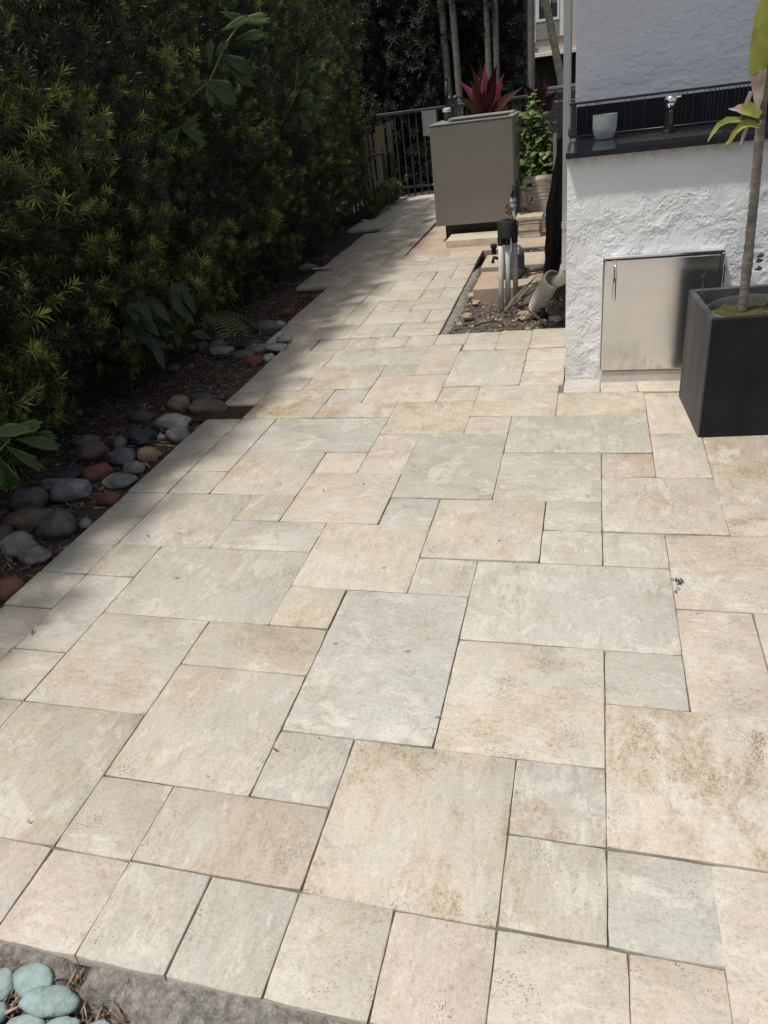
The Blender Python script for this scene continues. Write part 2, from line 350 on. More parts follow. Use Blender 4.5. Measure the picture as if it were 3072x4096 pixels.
# numpy value noise
def _h(ix, iy, s):
    x = (ix.astype(np.int64)*374761393+iy.astype(np.int64)*668265263+s*974634777) & 0x7fffffff
    x = ((x ^ (x >> 13))*1274126177) & 0x7fffffff
    return ((x ^ (x >> 16)) & 0xffff)/65535.0
def vn(x, y, s=0):
    ix = np.floor(x); iy = np.floor(y); fx = x-ix; fy = y-iy; ix = ix.astype(np.int64); iy = iy.astype(np.int64)
    fx = fx*fx*fx*(fx*(fx*6-15)+10); fy = fy*fy*fy*(fy*(fy*6-15)+10)
    a = _h(ix, iy, s)*(1-fx)+_h(ix+1, iy, s)*fx; b = _h(ix, iy+1, s)*(1-fx)+_h(ix+1, iy+1, s)*fx
    return a*(1-fy)+b*fy
def fbm(x, y, o=5, s=0, gain=0.5):
    t = 0; a = 1.0; n = 0
    for i in range(o): t = t+a*vn(x*2**i+i*13.7, y*2**i+i*7.3, s+i); n += a; a *= gain
    return t/n
def gridsheet(u0, v0, u1, v1, step, zf):
    nu = max(2, int((u1-u0)*M/step)+1); nv = max(2, int((v1-v0)*M/step)+1)
    X, Y = np.meshgrid(np.linspace(u0*M, u1*M, nu), np.linspace(v0*M, v1*M, nv)); Z = zf(X, Y)
    V = np.stack([X, Y, Z], -1).reshape(-1, 3)
    i = (np.arange(nv-1)[:, None]*nu+np.arange(nu-1)[None]).ravel()
    return V, np.stack([i, i+1, i+nu+1, i+nu], 1)

# ------------------------------------------------------------------ setting: ground, beds, slabs
struct('ground', ([U(-200, -60, -0.075), U(200, -60, -0.075), U(200, 700, -0.075), U(-200, 700, -0.075)], [(0, 1, 2, 3)]), MT['soil'])
def soilz(X, Y): return -0.045+0.03*fbm(X*4, Y*4, 4, 3)
V, T = gridsheet(-18.5, -6, -9.9, 53, 0.05, soilz)
tag(link('planting_bed', arrmesh('planting_bed', V, T, MT['soil'])), kind='structure')
def bedz(X, Y): return -0.05+0.035*fbm(X*6, Y*6, 4, 9)
V, T = gridsheet(-4.9, 18.3, -0.85, 31.5, 0.03, bedz)
tag(link('utility_bed', arrmesh('utility_bed', V, T, MT['bedsoil'])), kind='structure')
V, T = gridsheet(-9, -3.2, -2.0, -0.9, 0.02, lambda X, Y: -0.058+0.02*fbm(X*9, Y*9, 4, 21))
tag(link('front_bed', arrmesh('front_bed', V, T, MT['bedsoil'])), kind='structure')
struct('salmon_slab', ubox(-8.93, 31.28, -0.12, -1.95, 41, -0.006, 0.004), MT['orange'])
# concrete haunch strip beside the utility bed
V, T = gridsheet(-5.02, 18.45, -4.25, 30.6, 0.012, lambda X, Y: -0.012-0.05*np.clip((X/M+4.62+0.35*(fbm(Y*5, X*0+3, 4, 2)-0.5)+0.02*(Y/M-18))*3.5, 0, 1)-0.012*fbm(X*30, Y*30, 4, 5)-0.06*np.clip((Y/M-27)*0.35, 0, 1))
V[:, 0] -= (V[:, 1]/M-18.4)*0.018*M
tag(link('concrete_haunch', arrmesh('concrete_haunch', V, T, MT['concrete'])), kind='structure')
def haunch2(X, Y):
    n = fbm(X*7, Y*7, 5, 31); e = np.clip((Y/M+1.62+0.5*(fbm(X*9, Y*0+1, 3, 8)-0.5)+0.32*(X/M+4.4))*5, 0, 1)
    gap = np.exp(-((X/M+4.95)/0.09)**2)
    return -0.075+0.062*e*(1-0.7*gap)-0.022*fbm(X*38, Y*38, 5, 12, .6)+0.02*(n-0.5)+.008
V, T = gridsheet(-6.6, -2.1, -1.2, -1.0, 0.004, haunch2)
tag(link('concrete_edging', arrmesh('concrete_edging', V, T, MT['concrete'])), kind='structure')

# ------------------------------------------------------------------ paving: every travertine piece is an object
def warp(v): return v-0.035*(v-10) if v > 10 else v
CR, GY, GR, PK, TN, BG, YL = ((0.500, 0.445, 0.360), (0.415, 0.390, 0.335), (0.415, 0.405, 0.350), (0.490, 0.420, 0.350), (0.420, 0.355, 0.280), (0.460, 0.410, 0.335), (0.475, 0.405, 0.295))
NEAR = [(-8,0,-6,2,BG,.15),(-6,0,-5,1,(.40,.365,.295),.05),(-5,0,-3,1,TN,.3),(-3,0,-1,2,CR,.85),(-1,0,0,1,(.43,.395,.315),.1),(-1,1,0,2,GY,.75),(0,0,1,1,GR,.05),(0,1,2,3,CR,.8),
 (-6,1,-4,3,CR,.2),(-4,1,-3,2,GY,.1),(-4,2,-2,5,(.43,.43,.39),.1),(-2,2,0,4,CR,.45),(0,3,1,4,GR,.2),(1,3,2,5,PK,.3),(2,3,4,5,BG,.2),(2,1,4,3,CR,.6),(-8,2,-6,4,(.435,.375,.295),.15),(-9,2,-8,3,BG,.1),(-9,0,-8,2,BG,.2),
 (-6,3,-4,4,BG,.15),(-9,3,-8,5,GY,.1),(-8,4,-5,6,(.43,.405,.335),.05),(-5,4,-4,5,YL,.3),(-2,4,1,6,GR,.05),(-3,5,-2,6,GY,.1),(-5,5,-3,7,CR,.25),(-9,5,-8,6,TN,.2),(-7,6,-5,7,GY,.2),(-9,6,-7,8,BG,.2),(-7,7,-6,8,TN,.1),
 (-6,7,-4,9,PK,.2),(-4,7,-3,8,GR,.05),(-3,6,-1,8,CR,.35),(-1,6,0,7,GY,.1),(-1,7,0,8,GY,.05),(0,6,1,7,(.43,.385,.325),.35),(1,5,3,7,PK,.35),(0,7,2,9,BG,.35),(2,7,4,8,PK,.8),(2,8,4,11,TN,.75),
 (-9,8,-8,9,GY,.1),(-8,8,-6,10,PK,.25),(-6,9,-5,10,CR,.1),(-5,9,-4,11,PK,.15),(-4,8,-2,11,(.385,.375,.31),.05),(-2,8,0,10,(.44,.42,.355),.1),(0,9,1,10,TN,.4),(1,9,2,11,CR,.45),(1,11,2,13.35,CR,.3),(-9,9,-8,11,BG,.15),(-9,11,-8,12,GY,.1),
 (-8,10,-5,12,GR,.05),(-5,11,-3,13,YL,.7),(-3,11,-2,12,PK,.1),(-2,10,1,12,(.41,.40,.335),.1),(-9,12,-7,14,YL,1.0),(-7,12,-5,13,CR,.8),(-7,13,-6,14,GY,.1),(-6,13,-4,15,PK,.45),(-4,13,-3,14,TN,.15),(-3,12,-1,14,CR,.3),
 (-1,12,1,13.43,YL,.5),(-.88,13.43,0,14.36,(.50,.49,.45),.05),(0,13.43,.87,14.36,PK,.1),(.87,13.43,2,14.36,CR,.1),(2,11,4,14.36,BG,.2),
 (-9,14,-8,15,BG,.1),(-9,15,-8,17,BG,.2),(-8,14,-6,16,CR,.55),(-6,15,-5,16,GR,.1),(-5,15,-4,17.66,PK,.45),(-8,16,-5,17.6,(.44,.42,.37),.1),(-9,17,-8,17.6,BG,.1),
 (-8.95,17.6,-7.85,18.66,BG,.05),(-7.85,17.6,-6.87,18.68,BG,.05),(-6.87,17.6,-5.87,18.68,PK,.05),(-5.87,17.6,-4.93,18.68,BG,.05),(-4.93,17.7,-3.95,18.74,BG,.1),(-3.95,17.7,-2.96,18.80,GY,.05),(-3.95,17.02,-2.96,17.7,PK,.2),(-2.96,17.02,-1.98,18.85,BG,.15),(-1.98,17.05,-.95,18.93,(.44,.395,.31),.15),
 (-4,14,-2,17,(.43,.395,.335),.05),(-2,14,-.9,15,PK,.1),(-2,15,-.9,16,CR,.1),(-2,16,-.9,17,BG,.1)]
for a, b2, c in [(-10,-9,PK),(-9,-8,BG),(-8,-7,BG),(-7,-6,PK),(-6,-5,PK),(-5,-4,(.45,.42,.36)),(-4,-3,GR),(-3,-2,(.44,.40,.34)),(-2,-1,PK),(-1,.17,BG),(.17,.97,PK)]:
    NEAR.append((a, -1.02, b2, 0, c, 0.15))
NEAR.append((.97, -1.5, 3, 1, (.53,.47,.40), .3)); NEAR.append((-1, -2.2, .17, -1.02, BG, .2)); NEAR.append((.17, -2.2, .97, -1.02, PK, .2))
for j in range(0, 18):                                       # border course down the left edge
    if j == 12: continue                                     # one piece is missing
    if j in (15, 17): continue
    NEAR.append((-10.02, j, -9, j+(2 if j == 14 or j == 16 else 1), GY if j % 3 else BG, 0.6 if j in (5, 13) else 0.12))
NEAR[-1] = (-10.02, 16, -9, 18.66, BG, .1)
MESH = {}
def tilemesh(w, d, var, bev=0.0019, gap=0.0006):
    key = (round(w, 3), round(d, 3), var)
    if key in MESH: return MESH[key]
    r = random.Random(hash(key) & 0xffff)
    pts = []
    def edge(ax, ay, bx, by):
        L = math.hypot(bx-ax, by-ay); n = max(3, int(L/0.035))
        for i in range(n):
            t = i/n; pts.append([ax+(bx-ax)*t, ay+(by-ay)*t, 0 if i else 1])
    hx, hy = w/2-gap, d/2-gap
    edge(-hx, -hy, hx, -hy); edge(hx, -hy, hx, hy); edge(hx, hy, -hx, hy); edge(-hx, hy, -hx, -hy)
    V, F = [], []; n = len(pts)
    for lvl, (ins, z) in enumerate([(bev, 0.0), (bev*0.35, -bev*0.45), (0.0, -bev*1.5), (0.0, -0.032)]):
        for x, y, cn in pts:
            jt = r.uniform(-0.0011, 0.0007) if lvl < 3 else 0
            k = ins+(0.0016 if cn and lvl < 3 else 0)+(r.uniform(0.002, 0.005) if lvl == 0 and r.random() < 0.06 else 0)
            sx = x-math.copysign(min(k, hx), x)*(abs(abs(x)-hx) < 1e-6)+(jt if abs(abs(x)-hx) < 1e-6 else 0)
            sy = y-math.copysign(min(k, hy), y)*(abs(abs(y)-hy) < 1e-6)+(jt if abs(abs(y)-hy) < 1e-6 else 0)
            V.append((sx, sy, z+(r.uniform(-0.0006, 0) if lvl == 0 else 0)))
    F.append(tuple(range(n)))
    for a in range(3):
        for i in range(n):
            i2 = (i+1) % n; F.append((a*n+i, (a+1)*n+i, (a+1)*n+i2, a*n+i2))
    me = mk('paver', V, F, MT['trav'], True, 50); MESH[key] = me; return me
struct('wet_soil_patch', ([U(-10.6, 11.9, -0.010), U(-9.0, 11.9, -0.010), U(-9.0, 12.95, -0.010), U(-10.2, 12.95, -0.010)], [(0, 1, 2, 3)]), pm('wet_soil', (0.05, 0.035, 0.026), 0.4, var=.4, scale=12, bump=.5))
def paver(parent, cx, cy, w, d, ang, col, st, z=0.0, name='paver'):
    q = rng.randrange(4); var = rng.randrange(3)
    if q % 2: w, d = d, w
    o = link(name, tilemesh(w, d, var), parent, (cx, cy, z))
    o.scale = (1-rng.random()**3*.0045/w, 1-rng.random()**3*.0045/d, 1)
    o.rotation_euler = (rng.gauss(0, 0.0045), rng.gauss(0, 0.0045), ang+q*math.pi/2+rng.gauss(0, 0.002))
    j = rng.uniform(0.94, 1.05); mn = (0.462, 0.416, 0.362); col = [0.60*a*1.05+0.40*b for a, b in zip(col, mn)]; o.color = (col[0]*j, col[1]*j, col[2]*j*rng.uniform(.96, 1.03), st)
    return o
terrace = struct('terrace_paving', join(ubox(-9.02, -1.0, -0.06, 4.2, 14.0, -0.008), ubox(-9.02, 14.0, -0.06, -0.95, 18.2, -0.008)), MT['joint'])
for u0, v0, u1, v1, c, st in NEAR:
    v0, v1 = warp(v0), warp(v1)
    paver(terrace, (u0+u1)/2*M, (v0+v1)/2*M, (u1-u0)*M, (v1-v0)*M, 0, c, st, z=rng.uniform(-0.002, 0.002))
# side path: smaller module, turned one degree
FU, FA = 0.755, math.radians(1.05)
F0 = Vector((-9.48, 18.36))
def fl(a, b): 
    x, y = a*FU, b*FU
    return Vector((F0.x+x*math.cos(FA)-y*math.sin(FA), F0.y+x*math.sin(FA)+y*math.cos(FA)))
cells = set()
for j in range(0, 45):
    v = F0.y+(j+0.5)*FU
    kmin = -2 if v < 25.8 else -4 if v < 28.9 else -3 if v < 30 else -4 if v < 38.3 else -3 if v < 39.6 else -6 if v < 43 else -5 if v < 46.3 else -6
    if 31 < v < 33.2: kmin = -4
    kmax = 6 if v < 31.0 else 1
    for k in range(kmin, kmax): cells.add((k, j))
sidepath = struct('side_path', join(([U(*fl(a, b), -0.014) for a, b in ((-2, 0), (6, 0), (6, 16.9), (-2, 16.9))], [(0, 1, 2, 3)]), ([U(*fl(a, b), -0.0145) for a, b in ((-3, 16.9), (1, 16.9), (1, 45), (-3, 45))], [(0, 1, 2, 3)])), MT['joint'])
rt = random.Random(5)
FIX = [(0,0,2,2),(2,0,1,2),(3,0,1,2),(4,0,2,1),(4,1,2,1),(4,2,1,2),(5,2,1,2),(0,2,1,1),(1,2,1,2),(2,2,2,2),(0,3,1,1),(2,4,1,2),(3,4,1,1),(4,4,2,2),(4,6,1,2),(5,6,1,2),(-2,0,2,3),(-2,3,1,2),(-1,3,1,1),(-1,4,1,2),(-2,5,2,2),(1,6,1,2),(0,6,1,2),(2,6,2,2)]
occ = set()
def place(k, j, w, h):
    for a in range(w):
        for b in range(h): occ.add((k+a, j+b))
    c = fl(k+w/2, j+h/2); far = j > 22
    col = rt.choice([CR, CR, PK, BG, BG, GY, PK, (.52, .47, .39)])
    paver(sidepath, c.x*M, c.y*M, w*FU*M, h*FU*M, FA, col, rt.choice([0, .05, .1, .1, .3]), z=rt.uniform(-0.003, 0.004)+(0.004 if k < -2 else 0))
for k, j, w, h in FIX: place(k, j, w, h)
for j in range(0, 45):
    for k in range(-6, 6):
        if (k, j) not in cells or (k, j) in occ: continue
        for w, h in rt.sample([(2, 2), (2, 1), (1, 2), (3, 2), (2, 3), (1, 1), (2, 2)], 7)+[(1, 1)]:
            need = [(k+a, j+b) for a in range(w) for b in range(h)]
            if all(q in cells and q not in occ for q in need): place(k, j, w, h); break

# ------------------------------------------------------------------ counter with sink, white house wall
WV = 14.2
def stucco_front(u0, u1, z0, z1, y, hf, step):
    nx = int((u1-u0)*M/step)+1; nz = int((z1-z0)/step)+1
    X, Z = np.meshgrid(np.linspace(u0*M, u1*M, nx), np.linspace(z0, z1, nz)); H = hf(X, Z)
    V = np.stack([X, y-H, Z], -1).reshape(-1, 3)
    i = (np.arange(nz-1)[:, None]*nx+np.arange(nx-1)[None]).ravel()
    return V, np.stack([i, i+1, i+nx+1, i+nx], 1)
def ss(a, b, x): t = np.clip((x-a)/(b-a), 0, 1); return t*t*(3-2*t)
def skip_trowel(X, Z):
    wx = X+0.05*(fbm(X*9, Z*9, 3, 41)-0.5); wz = Z+0.05*(fbm(X*9, Z*9, 3, 47)-0.5)
    a = fbm(wx*6.0, wz*6.0, 6, 51, 0.58); b = fbm(wx*8+4, wz*8, 6, 61, 0.6); c = fbm(wx*30, wz*30, 4, 71, 0.6)
    lay = 0; ridge = 0
    for L, hgt in ((.40, .0012), (.47, .0016), (.53, .0018), (.60, .0014)):
        lay = lay+ss(L, L+.006, a)*hgt; ridge = ridge+np.exp(-((a-L-.006)/.005)**2)*.0011
    for L, hgt in ((.48, .0012), (.57, .0014)):
        lay = lay+ss(L, L+.006, b)*hgt; ridge = ridge+np.exp(-((b-L-.006)/.0045)**2)*.0011*ss(.4, .55, c)
    bit = ss(0.58, 0.61, c)*0.0010
    amp = 0.22+0.78*ss(0.95, 0.84, Z)
    return (lay+ridge+bit)*.72*amp+0.0004*fbm(X*80, Z*80, 3, 5)
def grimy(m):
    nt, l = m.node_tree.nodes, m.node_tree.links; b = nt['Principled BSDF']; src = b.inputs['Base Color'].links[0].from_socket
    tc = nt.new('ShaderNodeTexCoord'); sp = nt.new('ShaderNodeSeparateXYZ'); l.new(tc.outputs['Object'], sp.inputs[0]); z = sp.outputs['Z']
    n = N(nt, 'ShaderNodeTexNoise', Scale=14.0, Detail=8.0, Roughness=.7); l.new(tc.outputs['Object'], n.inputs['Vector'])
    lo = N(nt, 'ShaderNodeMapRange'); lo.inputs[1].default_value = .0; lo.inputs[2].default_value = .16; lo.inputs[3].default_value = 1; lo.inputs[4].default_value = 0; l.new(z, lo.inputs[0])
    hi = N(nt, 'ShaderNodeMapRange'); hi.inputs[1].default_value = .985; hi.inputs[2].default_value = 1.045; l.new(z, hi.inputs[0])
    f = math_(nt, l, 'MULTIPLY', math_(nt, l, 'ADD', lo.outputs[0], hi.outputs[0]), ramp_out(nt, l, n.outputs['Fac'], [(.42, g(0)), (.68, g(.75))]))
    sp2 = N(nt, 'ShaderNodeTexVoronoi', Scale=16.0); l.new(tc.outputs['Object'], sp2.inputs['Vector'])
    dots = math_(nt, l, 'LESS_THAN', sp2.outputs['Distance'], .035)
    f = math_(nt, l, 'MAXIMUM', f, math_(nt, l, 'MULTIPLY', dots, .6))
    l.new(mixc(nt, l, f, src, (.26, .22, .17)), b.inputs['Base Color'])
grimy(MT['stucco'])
cnt = root('outdoor_counter', U(1.2, 15.6, 0), 'white stucco outdoor counter with black granite top and sunken sink', 'counter')
V, T = stucco_front(-0.87, 4.6, -0.03, 1.045, WV*M, skip_trowel, 0.0032)
me = arrmesh('stucco_face', V-np.array(cnt.location), T, MT['stucco']); me.shade_smooth(); link('stucco_face', me, cnt)
part('wall', ubox(-0.868, WV+0.02, -0.03, 4.6, 17.6, 1.045), MT['stucco'], cnt)
# granite slab around the sink opening (opening u .19..2.6, v 14.9..16.2)
def slab(u0, v0, u1, v1): return ubox(u0, v0, 1.047, u1, v1, 1.070)
part('countertop', join(slab(-0.90, 13.98, 4.7, 14.86), slab(-0.90, 14.86, 0.19, 16.2), slab(2.6, 14.86, 4.7, 16.2), slab(-0.90, 16.2, 4.7, 17.75)), MT['granite'], cnt)
part('sink_basin', join(ubox(0.19, 14.86, 0.90, 2.6, 16.2, 0.905), ubox(0.19, 14.86, 0.905, 0.2, 16.2, 1.045), ubox(2.59, 14.86, 0.905, 2.6, 16.2, 1.045), ubox(0.2, 14.86, 0.905, 2.59, 14.88, 1.045), ubox(0.2, 16.18, 0.905, 2.59, 16.2, 1.045)), MT['granite'], cnt)
part('sill', ubox(-0.01, 13.97, -0.01, 2.7, WV, 0.058, 0.004), MT['sill'], cnt)
# stain under the granite: grime line
dr = root('steel_access_door', U(1.27, 13.95, 0.06), 'brushed stainless steel access door with chrome pull handle on the stucco counter', 'access door')
part('door_panel', box(0.0*M, 13.93*M, 0.064, 2.46*M, WV*M-0.006, 0.598, 0.004, 2), MT['steel'], dr)
part('top_flange', box(-0.03*M, 13.98*M, 0.602, 2.55*M, WV*M-0.001, 0.616, 0.003), MT['steel'], dr)
part('side_flange', box(2.475*M, 13.98*M, 0.10, 2.56*M, WV*M-0.001, 0.600, 0.003), MT['steel'], dr)
part('side_flange', box(-0.035*M, 14.0*M, 0.062, -0.012*M, WV*M-0.001, 0.600, 0.002), MT['steel'], dr)
part('hinge', tube([U(2.58, 14.12, 0.46), U(2.58, 14.12, 0.54)], 0.006, 8), MT['blackmetal'], dr)
hx, hv = 0.235, 13.93
hd = part('handle', tube([U(hx, hv, 0.588), U(hx, hv-0.12, 0.588), U(hx, hv-0.19, 0.578), U(hx, hv-0.19, 0.505), U(hx, hv-0.19, 0.432), U(hx, hv-0.12, 0.422), U(hx, hv, 0.422)], [0.007, 0.007, 0.0075, 0.0068, 0.0075, 0.007, 0.007], 10), MT['chrome'], dr, True)
for z in (0.588, 0.422): part('handle_rose', tube([U(hx, hv, z), U(hx, hv-0.03, z)], 0.0125, 14), MT['chrome'], hd, True, 40)

hw = root('house_wall', U(2, 18.2, 0), 'white stucco house wall in the shade behind the counter', 'wall')
def fine_trowel(X, Z):
    wx = X+0.03*(fbm(X*12, Z*12, 3, 141)-0.5)
    a = fbm(wx*12, Z*30, 5, 151, 0.62); b = fbm(wx*26+4, Z*40, 4, 161, 0.6)
    return ss(0.50, 0.52, a)*0.0018+np.exp(-((a-0.515)/0.010)**2)*0.0016+ss(0.56, 0.59, b)*0.0013+0.0008*fbm(X*70, Z*70, 3, 15)
V, T = stucco_front(-0.80, 5.0, 1.06, 2.1, 17.9*M, fine_trowel, 0.0045)
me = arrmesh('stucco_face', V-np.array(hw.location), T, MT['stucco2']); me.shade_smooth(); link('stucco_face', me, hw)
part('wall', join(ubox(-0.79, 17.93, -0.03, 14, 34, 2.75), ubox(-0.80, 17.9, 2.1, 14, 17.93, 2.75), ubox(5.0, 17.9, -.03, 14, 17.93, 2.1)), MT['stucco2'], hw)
part('shade_eave', ubox(-6.0, 15.6, 2.75, 14.5, 35, 2.87), MT['bwhite'], hw)  # unseen overhang, stretched left past the wall to keep it shaded
part('backsplash', ubox(-0.76, 17.80, 1.071, 4.7, 17.893, 1.212, 0.001), MT['backsplash'], hw)

rl = root('wire_rail', U(1, 17.25, 1.07), 'black wire rail with hooked end along the back of the countertop', 'rail')
RV = 17.25
part('top_bar', box(-0.93*M, RV*M-0.005, 1.228, 4.7*M, RV*M+0.005, 1.240, 0.002), MT['blackmetal'], rl)
part('bottom_bar', tube([U(-0.80, RV, 1.083), U(4.7, RV, 1.083)], 0.0045, 8), MT['blackmetal'], rl, True)
part('end_post', box(-0.80*M, RV*M-0.004, 1.083, -0.755*M, RV*M+0.004, 1.228), MT['blackmetal'], rl)
part('hook', tube([U(-0.80, RV, 1.083), U(-0.89, RV, 1.083), U(-0.92, RV-.01, 1.092), U(-0.925, RV-.01, 1.13)], 0.0055, 8), MT['blackmetal'], rl, True)
part('brace', tube([U(-0.86, RV, 1.226), U(-0.79, RV, 1.20), U(-0.77, RV, 1.17)], 0.0025, 6), MT['blackmetal'], rl)
for x in (-0.50, -0.27, 0.40, 0.55, 0.86, 1.62, 1.72, 1.80, 1.96, 2.2, 2.29, 2.36, 2.44, 2.52, 2.60, 2.70, 2.88, 2.97, 3.06, 3.15, 3.24, 3.33, 3.5, 3.65, 3.8):
    part('wire', tube([U(x, RV, 1.083), U(x+rng.uniform(-.01, .01), RV, 1.228)], 0.0017, 6), MT['blackmetal'], rl)

solo('cement_pot', lathe(U(-0.07, 16.55, 1.0705), [(0.036, 0), (0.043, 0.003), (0.055, 0.035), (0.0575, 0.055), (0.0575, 0.108), (0.0535, 0.108), (0.053, 0.055), (0.04, 0.03)], 32), MT['cement_pot'], U(-0.07, 16.55, 1.0705), 'small grey speckled cement pot standing on the black countertop', 'pot', smooth=True, auto=40)
fc = root('faucet', U(1.40, 16.75, 1.0705), 'short black faucet with chrome ball head behind the sink', 'faucet')
part('body', lathe(U(1.40, 16.75, 1.0705), [(0.030, 0), (0.030, 0.004), (0.024, 0.008), (0.0215, 0.06), (0.0235, 0.10), (0.025, 0.104)], 24), MT['blackmetal'], fc, True, 40)
part('ball_head', lathe(U(1.40, 16.70, 1.170), [(0.012, 0), (0.022, 0.004), (0.0275, 0.018), (0.029, 0.032), (0.026, 0.046), (0.019, 0.054), (0.006, 0.059)], 24), MT['chrome'], fc, True)
part('spout', box(1.345*M, 16.25*M, 1.105, 1.455*M, 16.68*M, 1.165, 0.008, 2), MT['blackmetal'], fc)
part('lever', tube([U(1.5, 16.75, 1.215), U(1.63, 16.75, 1.216)], 0.004, 8), MT['chrome'], fc)

ds = root('downspout', U(-1.0, 18.25, 0.35), 'pale grey downspout running down the corner of the white house', 'downspout')
part('pipe', box(-1.115*M, 18.12*M, 0.37, -0.915*M, 18.5*M, 2.73, 0.008, 2), MT['pvc'], ds)
part('coupling', box(-1.128*M, 18.10*M, 0.60, -0.902*M, 18.52*M, 0.645, 0.006), MT['pvc'], ds)
part('elbow', tube([U(-1.02, 18.3, 0.40), U(-1.05, 18.4, 0.34), U(-1.13, 18.6, 0.30), U(-1.28, 18.9, 0.275)], [0.026, 0.033, 0.036, 0.038], 14), MT['pvcd'], ds, True)
p0 = Vector(U(-1.40, 19.0, 0.290)); p1 = Vector(U(-1.99, 20.3, 0.035))
def hose_pt(k): return p0.lerp(p1, k)+Vector((0, 0, 0.012*math.sin(k*math.pi)))
cp = root('corrugated_drain_pipe', U(-1.99, 20.3, 0), 'dirty white corrugated drain pipe slanting from the downspout into the bed', 'drain pipe')
part('hose_core', tube([hose_pt(k/12) for k in range(13)], 0.046, 18), pm('groove_dark', (.10, .09, .07), .9, var=.4, scale=30), cp, True)  # darker core shows in the gaps between the ribs
for i in range(12):
    k0 = (i+.12)/12; ks = [k0, k0+.012, k0+.036, k0+.052]; part('rib', tube([hose_pt(k) for k in ks], [.050, .058, .058, .050], 22), MT['pvcd'], cp, True, 40)
part('end_fitting', join(tube([U(-2.0, 20.3, 0.03), U(-1.72, 20.0, -0.02)], 0.035, 12), tube([U(-1.80, 19.85, -0.03), U(-1.76, 19.7, 0.06)], 0.019, 10)), MT['rubber'], cp, True)

# ------------------------------------------------------------------ planter with young palm
plr = root('square_planter', U(3.03, 11.86, 0), 'black square planter with scuffed rim standing at the right of the terrace', 'planter')
a0, a1, b0, b1, zt = 1.91, 4.15, 10.74, 12.98, 0.500
part('front_panel', ubox(a0+.02, b0, 0.0, a1-.02, b0+.12, zt, 0.003), MT['planter'], plr)
part('back_panel', ubox(a0+.02, b1-.12, 0.0, a1-.02, b1, zt, 0.003), MT['planter_side'], plr)
part('side_panel', ubox(a0, b0+.008, 0.0, a0+.12, b1-.008, zt-.001, 0.003), MT['planter_side'], plr)
part('side_panel', ubox(a1-.12, b0+.008, 0.0, a1, b1-.008, zt-.001, 0.003), MT['planter'], plr)
plr.rotation_euler = (0, 0, math.radians(4.3)); plr.location = U(2.945, 11.94, 0)
solo('nursery_pot', lathe(U(2.95, 11.94, 0.02), [(0.15, 0), (0.185, 0.40), (0.197, 0.405), (0.199, 0.445), (0.190, 0.452), (0.184, 0.44), (0.182, 0.40), (0.02, 0.398)], 48), MT['pot'], U(2.95, 11.94, 0.02), 'round grey nursery pot set inside the black planter', 'pot', smooth=True, auto=35)
V, T = [], []
nn = 60
xs = np.linspace(-0.18, 0.18, nn); X, Y = np.meshgrid(xs, xs)
Z = 0.43+0.022*fbm(X*40+9, Y*40+9, 4, 77)-0.5*np.clip(np.hypot(X, Y)-0.178, 0, .03)
V = np.stack([X+2.95*M, Y+11.94*M, Z], -1).reshape(-1, 3); i = (np.arange(nn-1)[:, None]*nn+np.arange(nn-1)[None]).ravel()
o = link('moss_surface', arrmesh('moss_surface', V, np.stack([i, i+1, i+nn+1, i+nn], 1), MT['moss'])); tag(o, 'yellow green moss over the soil of the planter pot', 'moss', kind='stuff')
yp = root('young_palm', U(2.74, 12.1, 0.44), 'slim ringed young palm with yellowing leaves growing in the black planter', 'palm')
tp = []; tr = []
B = Vector(U(2.70, 12.1, 0.435))
for i in range(90):
    t = i/89; z = 0.435+t*1.15
    x = (2.72+0.02*math.sin(t*4)-0.32*t)*M; 
    tp.append((x, 12.25*M-t*0.12, z)); tr.append((0.0180-0.0035*t+0.0022*math.exp(-((t-0.17)/0.05)**2))*(1+0.07*((i % 3) == 0)))
part('trunk', tube(tp, tr, 14), MT['bark'], yp, True)
def pb(u, z, v=11.6): return U(u, v, z)
def ybl(name, pts, wid, mat, side=(0, 0.3, 1)): return part(name, blade([pb(*p) for p in pts], wid, side), mat, yp, True)
ybl('leaf', [(2.46, 1.17), (2.36, 1.185), (2.25, 1.196), (2.14, 1.198)], [.012, .020, .022, .016], MT['yellow'])
ybl('leaf_tip', [(2.145, 1.198), (2.08, 1.202), (2.02, 1.200), (1.94, 1.203)], [.016, .011, .005, .002], MT['palecrisp'])
ybl('leaf', [(2.48, 1.145), (2.30, 1.168), (2.12, 1.165), (1.93, 1.168), (1.80, 1.155), (1.71, 1.128), (1.65, 1.105)], [.008, .010, .009, .011, .009, .006, .002], MT['yellow'])
ybl('leaf', [(2.48, 1.138), (2.30, 1.150), (2.18, 1.145), (2.08, 1.125), (2.02, 1.10), (1.955, 1.09)], [.008, .011, .012, .010, .007, .004], MT['yellow'])
ybl('leaf', [(2.46, 1.150), (2.38, 1.168), (2.24, 1.176), (2.10, 1.160), (2.0, 1.155)], [.006, .011, .012, .007, .002], MT['green'])
ybl('dry_strip', [(2.27, 1.25), (2.22, 1.215), (2.17, 1.175)], [.007, .008, .003], MT['palecrisp'], (1, 0, .3))
ybl('dry_strip', [(2.28, 1.142), (2.23, 1.11), (2.20, 1.08)], [.006, .007, .003], MT['palecrisp'], (1, 0, .3))
ybl('leaf_sheath', [(2.44, 1.56), (2.36, 1.46), (2.34, 1.38), (2.33, 1.30)], [.030, .036, .034, .026], MT['yellow'], (1, 0, 0.1))
ybl('dry_sheath', [(2.35, 1.31), (2.37, 1.27), (2.40, 1.22), (2.40, 1.185)], [.026, .022, .014, .003], MT['palecrisp'], (1, 0, .1))
